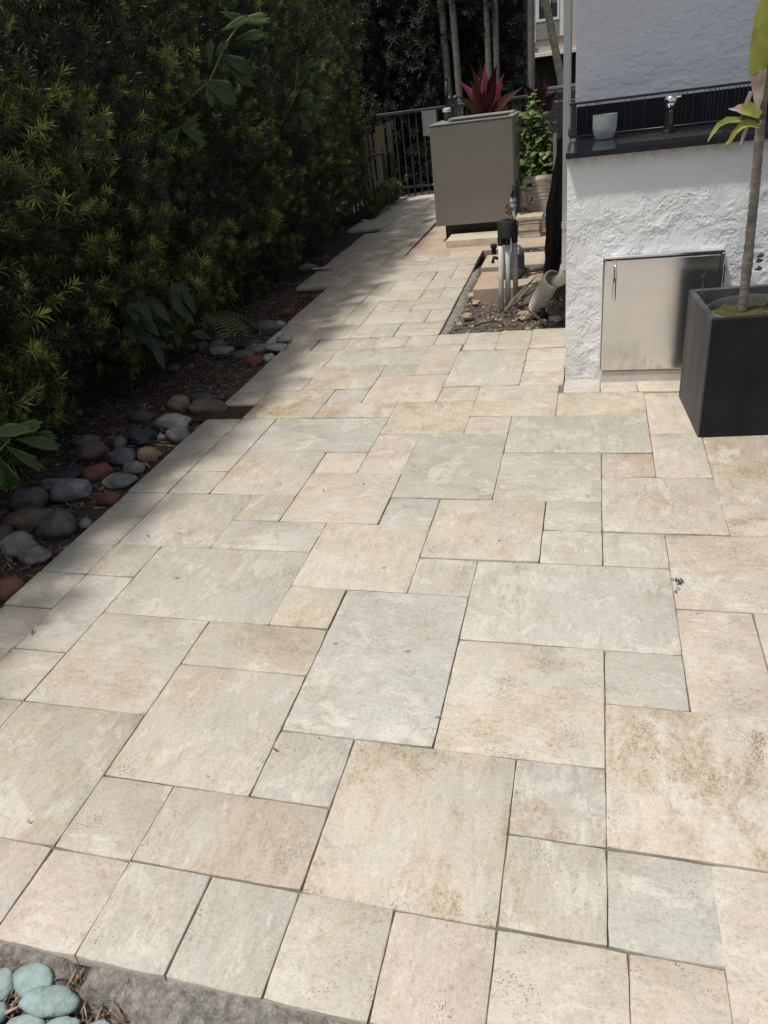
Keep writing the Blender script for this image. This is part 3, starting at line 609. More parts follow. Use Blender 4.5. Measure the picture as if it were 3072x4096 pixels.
for i in range(7):                                           # crown above the picture
    a = i*0.9+0.3; d = Vector((math.cos(a), math.sin(a), 1.3)); p = Vector(tp[-1])
    ap = arc(p, d, 0.75, 1.5, 8)
    for q in range(2, 9):
        for s in (-1, 1):
            sd = (ap[q]-ap[q-1]).normalized().cross(Vector((0, 0, 1))).normalized()*s
            part('leaflet', blade([ap[q], ap[q]+sd*0.08+Vector((0, 0, 0.01)), ap[q]+sd*0.17-Vector((0, 0, 0.04))], [.006, .010, .002], (ap[q]-ap[q-1])), MT['green'], yp)
for z, s, k in ((0.665, .02, 1), (0.645, .016, -1), (0.615, .012, 1)):
    part('sucker_leaf', blade([U(2.80, 12.02, z), U(2.86+k*.02, 12.02, z+.006), U(2.93, 12.02, z+.004)], [.002, .010*k*k, .003], (0, .4, 1)), MT['broad'], yp)
wd = root('rim_weed', U(1.97, 12.55, 0.5), 'thin weed sprouting from the rim corner of the black planter', 'weed')
part('stem', tube([U(1.97, 12.62, 0.497), U(1.97, 12.62, 0.55), U(1.98, 12.62, 0.60)], [.004, .003, .0015], 6), MT['twig'], wd)
for k, (dx, dz) in enumerate([(-.05, -.015), (.06, -.02), (.03, .02), (-.03, .022), (.0, .03)]):
    p = U(1.98, 12.62, 0.578+.006*k); part('leaf', blade([p, (p[0]+dx*M*.8, p[1]-.004, p[2]+dz*.4), (p[0]+dx*M*1.6, p[1]-.006, p[2]+dz*.9)], [.002, .008, .002], (dz, .4, -dx)), MT['broad'], wd)

# ------------------------------------------------------------------ generator cabinet
gr = root('generator_cabinet', U(-5.9, 35.7, 0), 'large tan grey metal generator cabinet on a black base beside the path', 'generator')
GU0, GU1, GV0, GV1, GZ0, GZ1 = -7.86, -3.93, 34.0, 37.5, 0.150, 1.060
part('front_panel', ubox(GU0, GV0, GZ0, GU1, GV0+.10, GZ1, 0.004), MT['gen'], gr)
part('body', ubox(GU0+.02, GV0+.104, GZ0+.004, GU1-.02, GV1, GZ1-.004, 0.004), MT['gen'], gr)
lid = part('lid', ubox(GU0-.01, GV0-.02, GZ1+.0005, GU1+.03, GV1+.03, GZ1+.012, 0.002), MT['gentop'], gr)
part('raised_cover', join(ubox(-7.3, 36.2, GZ1+.0125, -4.1, 37.4, GZ1+.030, 0.004)), MT['gentop'], lid)
for k in range(9): part('louver', ubox(-7.0, 34.35+k*.19, GZ1+.0125, -4.2, 34.42+k*.19, GZ1+.018), MT['dark'], lid)
part('base', ubox(-7.50, 34.55, -0.006, -4.25, 37.2, GZ0-.001), MT['dark'], gr)
part('base_inner_skirt', ubox(-7.42, 34.75, 0.0, -4.35, 37.1, GZ0-.002), MT['dark'], gr)  # dark block enclosed within the base
part('side_slot', ubox(GU1-.019, 35.1, 0.955, GU1-.006, 37.0, 0.985), MT['dark'], gr)
for y0, z0, z1 in ((35.5, .70, .90), (36.7, .70, .90), (36.8, .45, .55)):
    part('side_vent', ubox(GU1-.0195, y0, z0, GU1-.008, y0+.28, z1, .004), MT['dark'], gr)
part('side_label', ubox(GU1-.0195, 35.2, .50, GU1-.009, 35.35, .60), MT['bwhite'], gr)
for z in (1.0, .93, .54, .2): part('bolt', tube([U(GU1-.02, 34.2, z), U(GU1+.01, 34.2, z)], .005, 8), MT['chrome'], gr)
for z in (1.02, .55, .18): part('bolt', tube([U(GU0, 34.06, z), U(GU0-.04, 34.06, z)], .006, 8), MT['chrome'], gr)
ex = root('exhaust_pipe', U(-7.3, 36.6, GZ1+.012), 'thin black exhaust pipe with bright clamp standing on the cabinet lid', 'pipe')
part('boot', lathe(U(-7.36, 36.4, GZ1+.013), [(0.036, 0), (0.036, 0.062), (0.031, 0.068), (0.031, 0.075)], 18), MT['rubber'], ex, True, 40)
part('clamp', join(lathe(U(-7.36, 36.4, GZ1+.088), [(0.030, 0), (0.037, 0.004), (0.037, 0.034), (0.028, 0.04)], 16), box(-7.36*M-.045, 36.4*M-.01, GZ1+.095, -7.36*M-.03, 36.4*M+.01, GZ1+.12)), MT['bwhite'], ex, True, 40)
part('stack', tube([U(-7.36, 36.4, GZ1+.128), U(-7.33, 36.4, GZ1+.36)], [.020, .014], 12), MT['rubber'], ex, True)
part('tip', lathe(U(-7.33, 36.4, GZ1+.36), [(0.013, 0), (0.016, 0.01), (0.016, .035), (.008, .04)], 12), MT['blackmetal'], ex, True)

pav_things = []
def loose_paver(u0, v0, u1, v1, z0, z1, ang, label, group, tint):
    o = link('loose_paver', None) if False else None
    w, d, h = (u1-u0)*M, (v1-v0)*M, z1-z0
    me = tilemesh(w, d, rng.randrange(3)).copy()
    for v in me.vertices:
        if v.co.z < -0.02: v.co.z = -h
    ob = link('loose_paver', me, None, ((u0+u1)/2*M, (v0+v1)/2*M, z1)); ob.rotation_euler = (0, 0, ang); ob.color = (*tint, 0.25)
    return tag(ob, label, 'paver', group)
loose_paver(-7.14, 32.35, -3.9, 34.05, -0.005, 0.062, -0.01, 'thick cream stone slab lying in front of the generator base', None, (.56, .49, .37))
ORD = ['topmost', 'second', 'third', 'fourth', 'fifth', 'sixth', 'seventh', 'eighth', 'ninth', 'tenth', 'eleventh', 'twelfth', 'thirteenth', 'fourteenth', 'lowest']
n1 = 6; h = 0.0325
for i in range(n1):
    k = n1-1-i; nm = 'topmost' if k == 0 else 'lowest' if k == n1-1 else ORD[k]
    du = rng.uniform(-.04, .04)
    lab = f'{nm} cream paver of the short front stack beside the generator' if k in (0, n1-1) else f'{nm} paver from the top of the short front stack beside the generator'
    loose_paver(-3.72+du, 33.45+rng.uniform(-.03, .03), -2.72+du+(0.14 if k == 0 else 0), 34.6, i*h-.004, (i+1)*h-.0065, rng.uniform(-.03, .03), lab, 'pavers in the short stack', (.50, .44, .36))
n2 = 15
for i in range(n2):
    k = n2-1-i; nm = 'topmost' if k == 0 else 'lowest' if k == n2-1 else ORD[k]
    du = rng.uniform(-.09, .09); lab = f'{nm} cream paver of the tall rear stack beside the generator' if k in (0, n2-1) else f'{nm} paver from the top of the tall rear stack beside the generator'
    loose_paver((-3.62 if k == 0 else -3.35)+du*(k > 0)+(.22 if i % 4 == 1 else 0), 35.0, -2.05+du*.5, 36.5, i*h-.004, (i+1)*h-.0065, rng.uniform(-.03, .03), lab, 'pavers in the tall stack', (.47, .41, .34))

# ------------------------------------------------------------------ utility bed: pipes, pump, slabs, cover, debris
def slab_thing(u0, v0, u1, v1, z0, z1, mat, label):
    c = U((u0+u1)/2, (v0+v1)/2, z0); return solo('paving_slab', ubox(u0, v0, z0, u1, v1, z1, 0.006, 2), mat, c, label, 'slab')
slab_thing(-4.40, 22.42, -1.85, 25.0, -0.05, 0.078, MT['orange'], 'thick salmon concrete slab under the pump')
slab_thing(-4.75, 27.15, -1.75, 29.5, -0.04, 0.020, pm('cream_slab', (.46, .40, .31), .8, var=.15, bump=.2, col2=(.40, .34, .26)), 'flat cream slab lying behind the pump')
mf = root('pipe_manifold', U(-3.0, 21.4, -0.02), 'three white upright pipes joined under a round black cap', 'pipes')
for bu, bv, tu, tv in ((-3.22, 20.95, -3.20, 21.25), (-3.01, 21.2, -2.99, 21.3), (-2.80, 21.75, -2.78, 21.6)):
    part('pipe', tube([U(bu, bv, -0.04), U(tu, tv, 0.445)], 0.0185, 14), MT['pvcd'], mf, True)
    part('socket', tube([U(tu, tv, 0.42), U(tu, tv, 0.47)], 0.0225, 14), MT['rubber'], mf, True, 40)
cpn = part('cap', lathe(U(-2.99, 21.35, 0.465), [(0.060, 0), (0.064, 0.004), (0.064, 0.098), (0.060, 0.106), (0.055, 0.108)], 28), MT['rubber'], mf, True, 40)
part('cap_boss', lathe(U(-3.0, 21.3, 0.573), [(0.022, 0), (0.022, .008), (.018, .012)], 16), MT['rubber'], cpn, True, 40)
vb = root('valve_riser', U(-2.88, 22.2, 0.05), 'white threaded riser with brass union and small black hand wheel', 'valve')
part('riser', tube([U(-2.86, 22.3, -0.02), U(-2.86, 22.3, 0.648)], 0.016, 14), MT['pvcd'], vb, True)
part('union', join(lathe(U(-2.86, 22.3, 0.62), [(0.018, 0), (0.024, 0.003), (0.024, .022), (0.018, .025)], 12), lathe(U(-2.86, 22.3, 0.655), [(0.02, 0), (0.024, 0.003), (0.021, .02), (0.012, .03)], 12)), MT['pvc'], vb, True, 40)
part('brass_fitting', join(lathe(U(-3.02, 22.2, 0.575), [(0.016, 0), (0.019, .01), (.016, .03), (.019, .045), (.012, .07)], 8), tube([U(-3.02, 22.2, .62), U(-2.9, 22.3, .64)], .012, 8)), MT['brass'], vb)
part('valve_body', join(tube([U(-2.86, 22.3, .68), U(-2.86, 22.3, .725)], [.012, .009], 10), tube([U(-2.86, 22.3, .698), U(-2.88, 22.15, .698)], .0125, 12), tube([U(-2.86, 22.3, .725), U(-2.86, 22.3, .755)], .004, 8)), MT['blackmetal'], vb, True, 40)
ring = [(Vector(U(-2.86, 22.3, .757))+Vector((math.cos(a)*.026, math.sin(a)*.026, 0))) for a in [i*math.pi/8 for i in range(17)]]
part('hand_wheel', join(tube(ring, .004, 6), tube([ring[0], ring[8]], .003, 6), tube([ring[4], ring[12]], .003, 6)), MT['tank'], vb)
pk = root('pump', U(-3.1, 23.9, 0.078), 'round dark grey water pump standing on the salmon slab', 'pump')
part('housing', lathe(U(-3.12, 23.9, 0.080), [(0.07, 0), (0.088, .012), (0.094, .05), (0.094, .15), (0.088, .19), (0.066, .222), (0.03, .235)], 28), MT['tank'], pk, True)
part('flange', lathe(U(-3.12, 23.9, 0.13), [(0.094, 0), (0.102, .002), (0.102, .014), (.094, .016)], 28), MT['tank'], pk, True, 35)
part('sticker', box(-2.93*M, 23.42*M, 0.262, -2.80*M, 23.5*M, 0.305, .002), MT['label'], pk)
part('outlet', tube([U(-2.7, 23.9, .12), U(-2.2, 24.3, .105), U(-1.7, 24.6, .105), U(-1.2, 24.8, .15)], .019, 10), MT['tank'], pk, True)
part('inlet', tube([U(-3.5, 23.8, .22), U(-3.75, 23.7, .24), U(-3.8, 23.7, .2)], .014, 8), MT['rubber'], pk, True)
for a, b2 in ((-3.55, 23.6), (-2.72, 23.55)): part('foot', ubox(a, b2, .0785, a+.14, b2+.3, .095), MT['tank'], pk)
hv_ = root('black_riser_cap', U(-4.6, 30.3, -.03), 'small black capped riser at the far corner of the bed', 'riser')
part('stub', tube([U(-4.55, 30.2, -.04), U(-4.55, 30.2, .05)], .022, 12), MT['rubber'], hv_, True, 40)
part('cap', lathe(U(-4.55, 30.2, .05), [(.027, 0), (.031, .003), (.031, .03), (.026, .035)], 10), MT['rubber'], hv_, True, 40)

# black netting bundle leaning in the corner
cl = root('black_netting_bundle', U(-1.7, 23.5, 0), 'tall bundle of black netting leaning beside the downspout', 'netting')
prof = [(-1.76, 23.8, .02, .040), (-1.68, 23.5, .14, .046), (-1.58, 23.2, .28, .052), (-1.48, 22.9, .42, .062), (-1.42, 22.6, .52, .072), (-1.36, 22.5, .62, .070), (-1.30, 22.4, .78, .050), (-1.27, 22.4, .92, .036), (-1.27, 22.4, 1.01, .032)]
V, F = [], []; seg = 36
fine = []
for i in range(len(prof)-1):
    for t in (0, .25, .5, .75): fine.append([prof[i][q]*(1-t)+prof[i+1][q]*t for q in range(4)])
fine.append(list(prof[-1]))
for i, (u, v, z, r) in enumerate(fine):
    for k in range(seg):
        a = 2*math.pi*k/seg; f = 1+.16*math.sin(a*7+z*6)+.10*math.sin(a*12-z*9+1)+.08*math.sin(z*25+a*2)
        V.append((u*M+r*f*math.cos(a), v*M+r*f*math.sin(a), z))
for i in range(len(fine)-1):
    for k in range(seg): k2 = (k+1) % seg; F.append((i*seg+k, i*seg+k2, (i+1)*seg+k2, (i+1)*seg+k))
F.append(tuple(range((len(fine)-1)*seg, len(fine)*seg)))
part('netting', (V, F), MT['cloth'], cl, True)
part('pole', tube([U(-1.27, 22.4, .95), U(-1.26, 22.4, 1.03)], .010, 8), MT['blackmetal'], cl)
solo('grey_plank', ubox(-1.70, 25.2, -.03, -1.58, 25.6, 1.0, .004), MT['pvc'], U(-1.67, 25.4, -.03), 'narrow pale grey plank standing upright behind the black netting', 'plank')
solo('grey_hose', tube([U(-1.2, 26.5, .02), U(-1.9, 28.5, .03), U(-2.6, 30.4, .012), U(-3.1, 31.0, -.01), U(-3.3, 31.1, -.03)], .011, 8), MT['tank'], U(-2, 28.6, 0), 'thin dark hose lying across the back of the bed', 'hose', smooth=True)
solo('irrigation_tube', tube([U(-3.95, 19.35, -.012), U(-3.6, 19.5, .004), U(-3.25, 19.5, .008), U(-2.95, 19.25, -.01)], .006, 8), MT['rubber'], U(-3.5, 19.4, 0), 'short black irrigation tube half buried at the front of the bed', 'tube', smooth=True)
# dead palm sheath and fronds at the foot of the pipes
dp = root('dead_palm_frond', U(-2.7, 20.8, 0), 'dry brown palm frond base lying at the foot of the white pipes', 'dead frond')
for i in range(7):
    a0_ = Vector(U(-3.15+.05*i, 20.3+.12*i, .0+.004*i)); a1_ = Vector(U(-2.05+.06*i+rng.uniform(-.1, .1), 22.0-.12*i, .10+rng.uniform(0, .09)))
    mid = a0_.lerp(a1_, .5)+Vector((0, 0, rng.uniform(.0, .03)))
    part('fibre_strip', blade([a0_, a0_.lerp(mid, .5)+Vector((0, 0, .006)), mid, a1_], [.004, .013-.001*i, .011, .002], (rng.uniform(-.4, .4), .5, 1), .5), MT['sheath'], dp, True)
for i in range(9):
    p = Vector(U(-3.3+rng.uniform(0, 1.4), 20.1+rng.uniform(0, .8), .015)); q = p+Vector((rng.uniform(-.12, .16), rng.uniform(-.1, .06), rng.uniform(-.005, .05)))
    part('dry_twig', tube([p, p.lerp(q, .5)+Vector((0, 0, .012)), q], [.003, .0025, .001], 5), MT['twig'], dp)
part('dark_stick', tube([U(-2.35, 20.5, .03), U(-2.0, 19.8, .02), U(-1.6, 18.95, .0)], [.011, .010, .008], 7), MT['twig'], dp)
RM = [pm('pale_rock', (.40, .36, .29), .9, var=.3, scale=18, bump=.5), pm('tan_rock', (.32, .25, .17), .9, var=.35, scale=16, bump=.5)]
def rockgeo(c, s, seed, n=3, rough=.25, flat=1.0):
    bm = bmesh.new(); bmesh.ops.create_icosphere(bm, subdivisions=n, radius=1.0); r = random.Random(seed)
    o1 = Vector((r.uniform(0, 50), r.uniform(0, 50), r.uniform(0, 50)))
    from mathutils import noise
    for v in bm.verts:
        d = 1+rough*noise.noise(v.co*1.3+o1)+rough*.45*noise.noise(v.co*3.1+o1)
        v.co = Vector((c[0]+v.co.x*s[0]*d, c[1]+v.co.y*s[1]*d, c[2]+v.co.z*s[2]*d*flat))
    bm.verts.index_update(); V = [v.co.copy() for v in bm.verts]; F = [[v.index for v in f.verts] for f in bm.faces]; bm.free(); return V, F
for i, (u, v, s, lb) in enumerate([(-1.35, 19.6, .035, 'pale rough rock near the white counter corner in the bed'), (-1.75, 19.45, .024, 'small rounded pale rock below the corrugated pipe end'), (-2.35, 20.0, .042, 'tan rock beside the dark stick in the bed'), (-4.5, 23.0, .036, 'white rock at the front left corner of the salmon slab'), (-4.25, 22.1, .026, 'grey white rock just in front of the salmon slab'), (-4.3, 20.4, .032, 'yellowish rock on the left gravel of the bed')]):
    solo('rock', rockgeo(U(u, v, s*.35-.015), (s*1.15, s*.9, s*.75), 100+i, 3, .5), RM[i in (2, 5)], U(u, v, -.015), lb, 'rock', 'rocks in the utility bed')

def scatter_rocks(n, area, smin, smax, zf, seed, name, mat, label):
    r = np.random.RandomState(seed); bm = bmesh.new(); bmesh.ops.create_icosphere(bm, subdivisions=1, radius=1.0)
    bv = np.array([v.co[:] for v in bm.verts]); bm.verts.index_update(); bf = np.array([[v.index for v in f.verts] for f in bm.faces]); bm.free()
    P = area(r, n); n = len(P); S = smin+(smax-smin)*r.rand(n)**2.5
    Vs = bv[None]*(1+.35*(r.rand(n, len(bv), 1)-.5))*(S[:, None, None]*(.6+.7*r.rand(n, 1, 3)))
    a = r.rand(n)*6.28; ca, sa = np.cos(a)[:, None], np.sin(a)[:, None]
    x = Vs[..., 0]*ca-Vs[..., 1]*sa; y = Vs[..., 0]*sa+Vs[..., 1]*ca
    z = Vs[..., 2]*.7; base = zf(P[:, 0], P[:, 1])
    V = np.stack([x+P[:, :1], y+P[:, 1:2], z+base[:, None]+S[:, None]*.2], -1).reshape(-1, 3)
    F = (bf[None]+np.arange(n)[:, None, None]*len(bv)).reshape(-1, 3)
    o = link(name, arrmesh(name, V, F, mat, np.repeat(r.rand(n), len(bv)))); return tag(o, label, 'gravel', kind='stuff')
def rect(u0, v0, u1, v1, p=None):
    def f(r, n):
        P = np.stack([(u0+(u1-u0)*r.rand(n))*M, (v0+(v1-v0)*r.rand(n))*M], 1)
        return P if p is None else P[r.rand(n) < p(P[:, 0]/M, P[:, 1]/M)]
    return f
scatter_rocks(3600, rect(-4.75, 18.75, -1.0, 31.2, lambda u, v: np.where((u > -4.4) & (u < -1.85) & (v > 22.4) & (v < 25), 0, np.where(v < 22.6, 1, .45))*np.clip((u*-1-1.0)*1.0+.25, .12, 1)), .003, .020, bedz, 3, 'gravel', MT['gravel'], 'crushed tan stone and soil crumbs filling the utility bed')
def litter(n, area, L0, L1, W, zf, seed, name, label, lift=.008):
    r = np.random.RandomState(seed); P = area(r, n); n = len(P)
    a = r.rand(n)*6.28; L = L0+(L1-L0)*r.rand(n); w = W*(.4+r.rand(n)); t = (r.rand(n)-.5)*.7
    d = np.stack([np.cos(a)*np.cos(t), np.sin(a)*np.cos(t), np.sin(t)], 1); s = np.stack([-np.sin(a), np.cos(a), (r.rand(n)-.5)], 1)
    c = np.stack([P[:, 0], P[:, 1], zf(P[:, 0], P[:, 1])+lift*r.rand(n)+np.abs(np.sin(t))*L*.4], 1)
    V = np.stack([c-d*L[:, None]/2, c+s*w[:, None]/2, c+d*L[:, None]/2, c-s*w[:, None]/2], 1).reshape(-1, 3)
    F = (np.arange(4)[None]+np.arange(n)[:, None]*4)
    o = link(name, arrmesh(name, V, F, MT['litter'], np.repeat(r.rand(n)**1.5, 4))); return tag(o, label, 'leaf litter', kind='stuff')
litter(15000, rect(-15, 2, -10.0, 34, lambda u, v: np.clip((-u-10.0)*.8+.15, 0, 1)), .02, .08, .0075, soilz, 5, 'leaf_litter', 'dry brown needles and twigs strewn under the hedge', .012)
litter(1500, rect(-4.7, 18.7, -0.95, 31), .01, .05, .006, bedz, 6, 'dry_litter', 'dry leaf scraps among the gravel of the utility bed', .012)
litter(1500, rect(-6.6, -2.2, -4.1, -1.08, lambda u, v: np.clip((-u-4.2)*1.6, 0, 1)*np.where(v > -1.2, np.exp(-((u+4.95)/.12)**2), 1)), .015, .06, .005, lambda X, Y: X*0-.05, 8, 'debris', 'dry leaf debris between the teal pebbles', .03)
litter(120, rect(-9, 0, 1, 46, lambda u, v: np.where((v > 14) & (u > -5), 0, np.where((v > 31) & (u > -8.9), 0, 1))), .006, .035, .005, lambda X, Y: X*0+.003, 9, 'path_debris', 'tiny twigs and leaf bits fallen on the paving', .003)
scatter_rocks(500, rect(-14, 0, -10.02, 34, lambda u, v: np.clip((-u-9.9)*.5, 0, 1)), .003, .010, soilz, 13, 'soil_crumbs', MT['gravel'], 'pale crumbs of stone lying on the dark soil')

# ------------------------------------------------------------------ river stones along the path edge
def stonemat(col, col2): return pm('river_stone', col, .75, var=.38, scale=24, col2=col2, bump=.25, bscale=110, spec=.3)
_sm = {}
SC_ = {'red': ((.17, .068, .055), (.13, .06, .05)), 'grey': ((.185, .182, .175), (.23, .225, .215)), 'dark': ((.085, .083, .078), (.115, .11, .10)), 'brown': ((.13, .095, .075), (.10, .085, .075)), 'mott': ((.16, .165, .15), (.26, .265, .25)),
 'tan': ((.27, .20, .12), (.22, .17, .115)), 'slate': ((.055, .062, .07), (.075, .08, .085)), 'light': ((.36, .35, .33), (.29, .28, .265)), 'purple': ((.135, .12, .135), (.16, .15, .16)), 'olive': ((.14, .14, .11), (.18, .18, .15)), 'teal': ((.29, .375, .36), (.19, .25, .24))}
def sm(k):
    if k not in _sm: _sm[k] = stonemat(*SC_[k])
    return _sm[k]
STN = [(-10.29,4.46,.105,.096,'red','dark red stone half cut by the left picture edge'),(-10.59,5.52,.143,.092,'mott','mottled grey white stone nearest the paving at the left edge'),(-11.16,5.79,.169,.105,'grey','grey stone behind the mottled one at the left edge'),(-10.71,6.48,.150,.138,'dark','dark grey brown boulder-like stone right of the long reddish stone'),
(-11.54,6.73,.244,.116,'brown','long reddish brown stone leaning on the dark round stone'),(-11.85,6.15,.10,.093,'brown','brown stone at the left edge behind the grey one'),(-10.32,7.75,.121,.079,'red','brick red stone lying alone next to the paving'),(-11.51,7.99,.221,.110,'grey','large smooth blue grey oval stone'),
(-12.18,7.47,.175,.134,'dark','dark mossy stone left of the blue grey oval stone'),(-12.23,8.33,.133,.072,'grey','small grey stone behind the blue grey oval stone'),(-10.55,8.53,.161,.086,'mott','mottled pale stone between the brick red and small grey stones'),(-11.34,8.83,.155,.107,'red','rounded red brown stone behind the mottled pale one'),
(-10.57,9.20,.112,.073,'grey','small oval grey stone in front of the golden stone'),(-12.24,9.01,.198,.060,'slate','flat dark slate piece behind the red brown stone'),(-10.55,9.82,.133,.094,'tan','golden tan stone, the only yellow one'),(-11.18,9.67,.153,.110,'purple','purple grey stone left of the golden stone'),
(-12.17,9.91,.159,.121,'brown','brown green round stone left of the purple grey stone'),(-12.99,10.71,.148,.067,'olive','flat olive grey stone under the hedge leaves'),(-11.82,10.53,.084,.097,'olive','narrow upright grey brown stone beside the slate block'),(-11.35,10.83,.161,.125,'slate','angular black slate block in the middle of the stones'),
(-10.36,10.96,.138,.101,'grey','round grey stone next to the paving below the long pale stone'),(-10.95,11.78,.207,.099,'light','long pale grey stone with a dark pit'),(-12.16,12.17,.159,.083,'dark','dark green grey stone behind the long pale stone'),(-10.91,11.01,.042,.038,'light','tiny white stone chip between slate block and round grey stone'),
(-11.46,13.02,.133,.105,'tan','brown tan upright stone beside the dark oval stone'),(-10.92,13.42,.169,.081,'dark','dark oval stone behind the long reddish grey one'),(-10.42,12.71,.243,.095,'brown','long reddish grey stone pointing at the missing paver'),(-13.45,16.28,.107,.053,'brown','small brown stone far back under the hedge'),
(-12.39,17.78,.186,.080,'light','pale oval stone under the broad leaves'),(-12.95,18.57,.123,.070,'grey','grey stone behind the pale oval one under the broad leaves'),(-13.35,18.19,.105,.10,'dark','dark round stone below the broad leaf plant'),(-13.36,19.41,.199,.072,'dark','long dark stone below the fern'),
(-10.64,16.52,.122,.094,'red','red brown stone beside a small white grey stone at the paving'),(-10.20,16.72,.086,.081,'light','small white grey stone touching the paving edge'),(-11.35,17.30,.155,.073,'olive','green grey flat stone behind the red brown stone'),(-11.00,17.85,.198,.074,'grey','long grey stone pointing at the step of the path'),
(-10.28,17.59,.170,.057,'light','flat pale stone lying across the edge of the paving'),(-10.29,18.42,.113,.075,'light','whitish round stone sitting on the corner of the path'),(-11.56,18.47,.170,.065,'dark','dark flat stone behind the grey ones near the path step'),(-11.69,20.15,.171,.117,'olive','olive grey stone beside the path beyond the step'),
(-11.44,20.68,.119,.064,'light','pale stone resting against the olive grey stone'),(-11.66,22.21,.125,.077,'red','reddish stone in the notch of the path edge'),(-11.9,24.6,.10,.05,'red','flat red brown stone on the soil notch further up the path'),(-14.1,42.4,.115,.085,'light','lone pale grey stone at the far end under the hedge')]
for i, (u, v, w, h, k, lb) in enumerate(STN):
    hz = min(h, w)*(.40 if k != 'slate' else .28); dp_ = min(max(h*1.05, w*.62), w*1.05)
    c = Vector(U(u, v, 0)); z = -.032+hz*.75+(.028 if lb.startswith(('flat pale', 'whitish round')) else 0)
    V, F = rockgeo((0, 0, 0), (w*.51, dp_*.51, hz*1.05), 300+i, 3, .30 if k != 'slate' else .5)
    a = rng.uniform(-.3, .5); ca, sa = math.cos(a), math.sin(a)
    V = [Vector((x.x*ca-x.y*sa+c.x, x.x*sa+x.y*ca+c.y, x.z+z)) for x in V]
    solo('river_stone', (V, F), sm(k), (c.x, c.y, z-hz), lb, 'stone', 'river stones along the hedge', True)
sr2 = random.Random(41); _seen = set()
for i in range(26):
    u, v = -10.25-sr2.random()**1.3*2.6, sr2.uniform(4.2, 14.5) if i < 20 else sr2.uniform(16, 22)
    if any((abs(u-q[0])*M < q[2]*.5+.012 and abs(v-q[1])*M < q[3]*.6+.012) for q in STN): continue
    w = sr2.uniform(.035, .062); c = U(u, v, -.02)
    kk = sr2.choice(['grey', 'dark', 'olive', 'brown', 'mott']); near = min(STN, key=lambda q: (q[0]-u)**2+(q[1]-v)**2)[5]
    near = ' '.join(near.replace(',', '').split()[:6]); near = near if not near.split()[-1] in ('the', 'a', 'of', 'at', 'by', 'to', 'with', 'in', 'next', 'on', 'and', 'between', 'behind', 'left', 'under') else ' '.join(near.split()[:-1])
    if (kk, near) in _seen: continue
    _seen.add((kk, near))
    solo('river_stone', rockgeo((c[0], c[1], -.022+w*.18), (w*.5, w*.42, w*.30), 700+i, 3, .3), sm(kk), c, f"little {dict(mott='speckled').get(kk, kk)} pebble beside the {near}", 'stone', 'small filler stones along the hedge', True)
for i, (u, v, w, h, a, lb) in enumerate([(-5.33,-1.27,.110,.080,-.25,'large round pale teal pebble topmost at the bottom left corner'),(-5.00,-1.41,.140,.066,.15,'long pale teal pebble below the large round one'),(-5.10,-1.66,.105,.075,.0,'teal pebble cut by the bottom picture edge, left of two others'),(-4.78,-1.62,.090,.085,.6,'middle teal pebble cut by the bottom picture edge'),(-4.45,-1.60,.095,.080,.3,'rightmost teal pebble at the bottom picture edge'),(-5.66,-1.36,.085,.075,.2,'teal pebble cut by the left picture edge'),(-5.50,-1.58,.050,.045,0,'small teal pebble at the left picture edge')]):
    hz = .0155; c = Vector(U(u, v, 0)); z = -.020+(.014 if i == 1 else .004 if i == 0 else 0)
    V, F = rockgeo((0, 0, 0), (w*.43, h*.40, hz), 500+i, 3, .22); ca, sa = math.cos(a), math.sin(a)
    V = [Vector((x.x*ca-x.y*sa+c.x, x.x*sa+x.y*ca+c.y, x.z+z)) for x in V]
    solo('teal_pebble', (V, F), sm('teal') if i != 1 else pm('pitted_teal_stone', (.27, .35, .335), .75, var=.3, scale=40, col2=(.12, .15, .145), bump=.4, bscale=90), (c.x, c.y, z-hz), lb, 'pebble', 'teal pebbles in the front bed', True)
gt = root('garden_mallet', U(-12.9, 29.2, 0), 'pale grey mallet with flat handle lying on the path edge', 'mallet')
part('head', rockgeo(U(-13.4, 29.6, .015), (.10, .045, .035), 900, 3, .12), MT['concrete'], gt, True)
part('handle', box(-12.95*M, 29.0*M, .012, -12.95*M+.16, 29.0*M+.035, .03, .004), MT['pvcd'], gt)
solo('black_drip_hose', tube([U(-14.2, 28.0, -.01), U(-13.6, 28.3, .0), U(-13.0, 29.2, .006), U(-12.7, 30.5, .005)], .006, 6), MT['rubber'], U(-13.4, 29, 0), 'thin black drip hose curving on the soil near the mallet', 'hose')

# ------------------------------------------------------------------ podocarpus hedge
def shoots(r, nvar=8, nl=24, L0=.036, L1=.062, w=.0062, stem=.07):
    out = []
    for q in range(nvar):
        V, F = [], []
        for i in range(nl):
            a = i*2.4+r.rand()*.5; h = stem*(i/nl)**.8; el = 1.25-.95*(i/nl)+r.randn()*.16
            L = (L0+(L1-L0)*r.rand())*(1-.25*(i/nl)); d = np.array([math.cos(a)*math.sin(el), math.sin(a)*math.sin(el), math.cos(el)])
            s = np.cross(d, [0, 0, 1.0]); s /= np.linalg.norm(s)+1e-6; b = np.array([0, 0, h]); dr = np.array([0, 0, -.22*L])
            n = len(V); V += [b, b+d*L*.5-s*w/2+dr*.1, b+d*L*.5+s*w/2+dr*.1, b+d*L+dr]; F += [(n, n+2, n+1), (n+1, n+2, n+3)]
        out.append((np.array(V), np.array(F)))
    return out
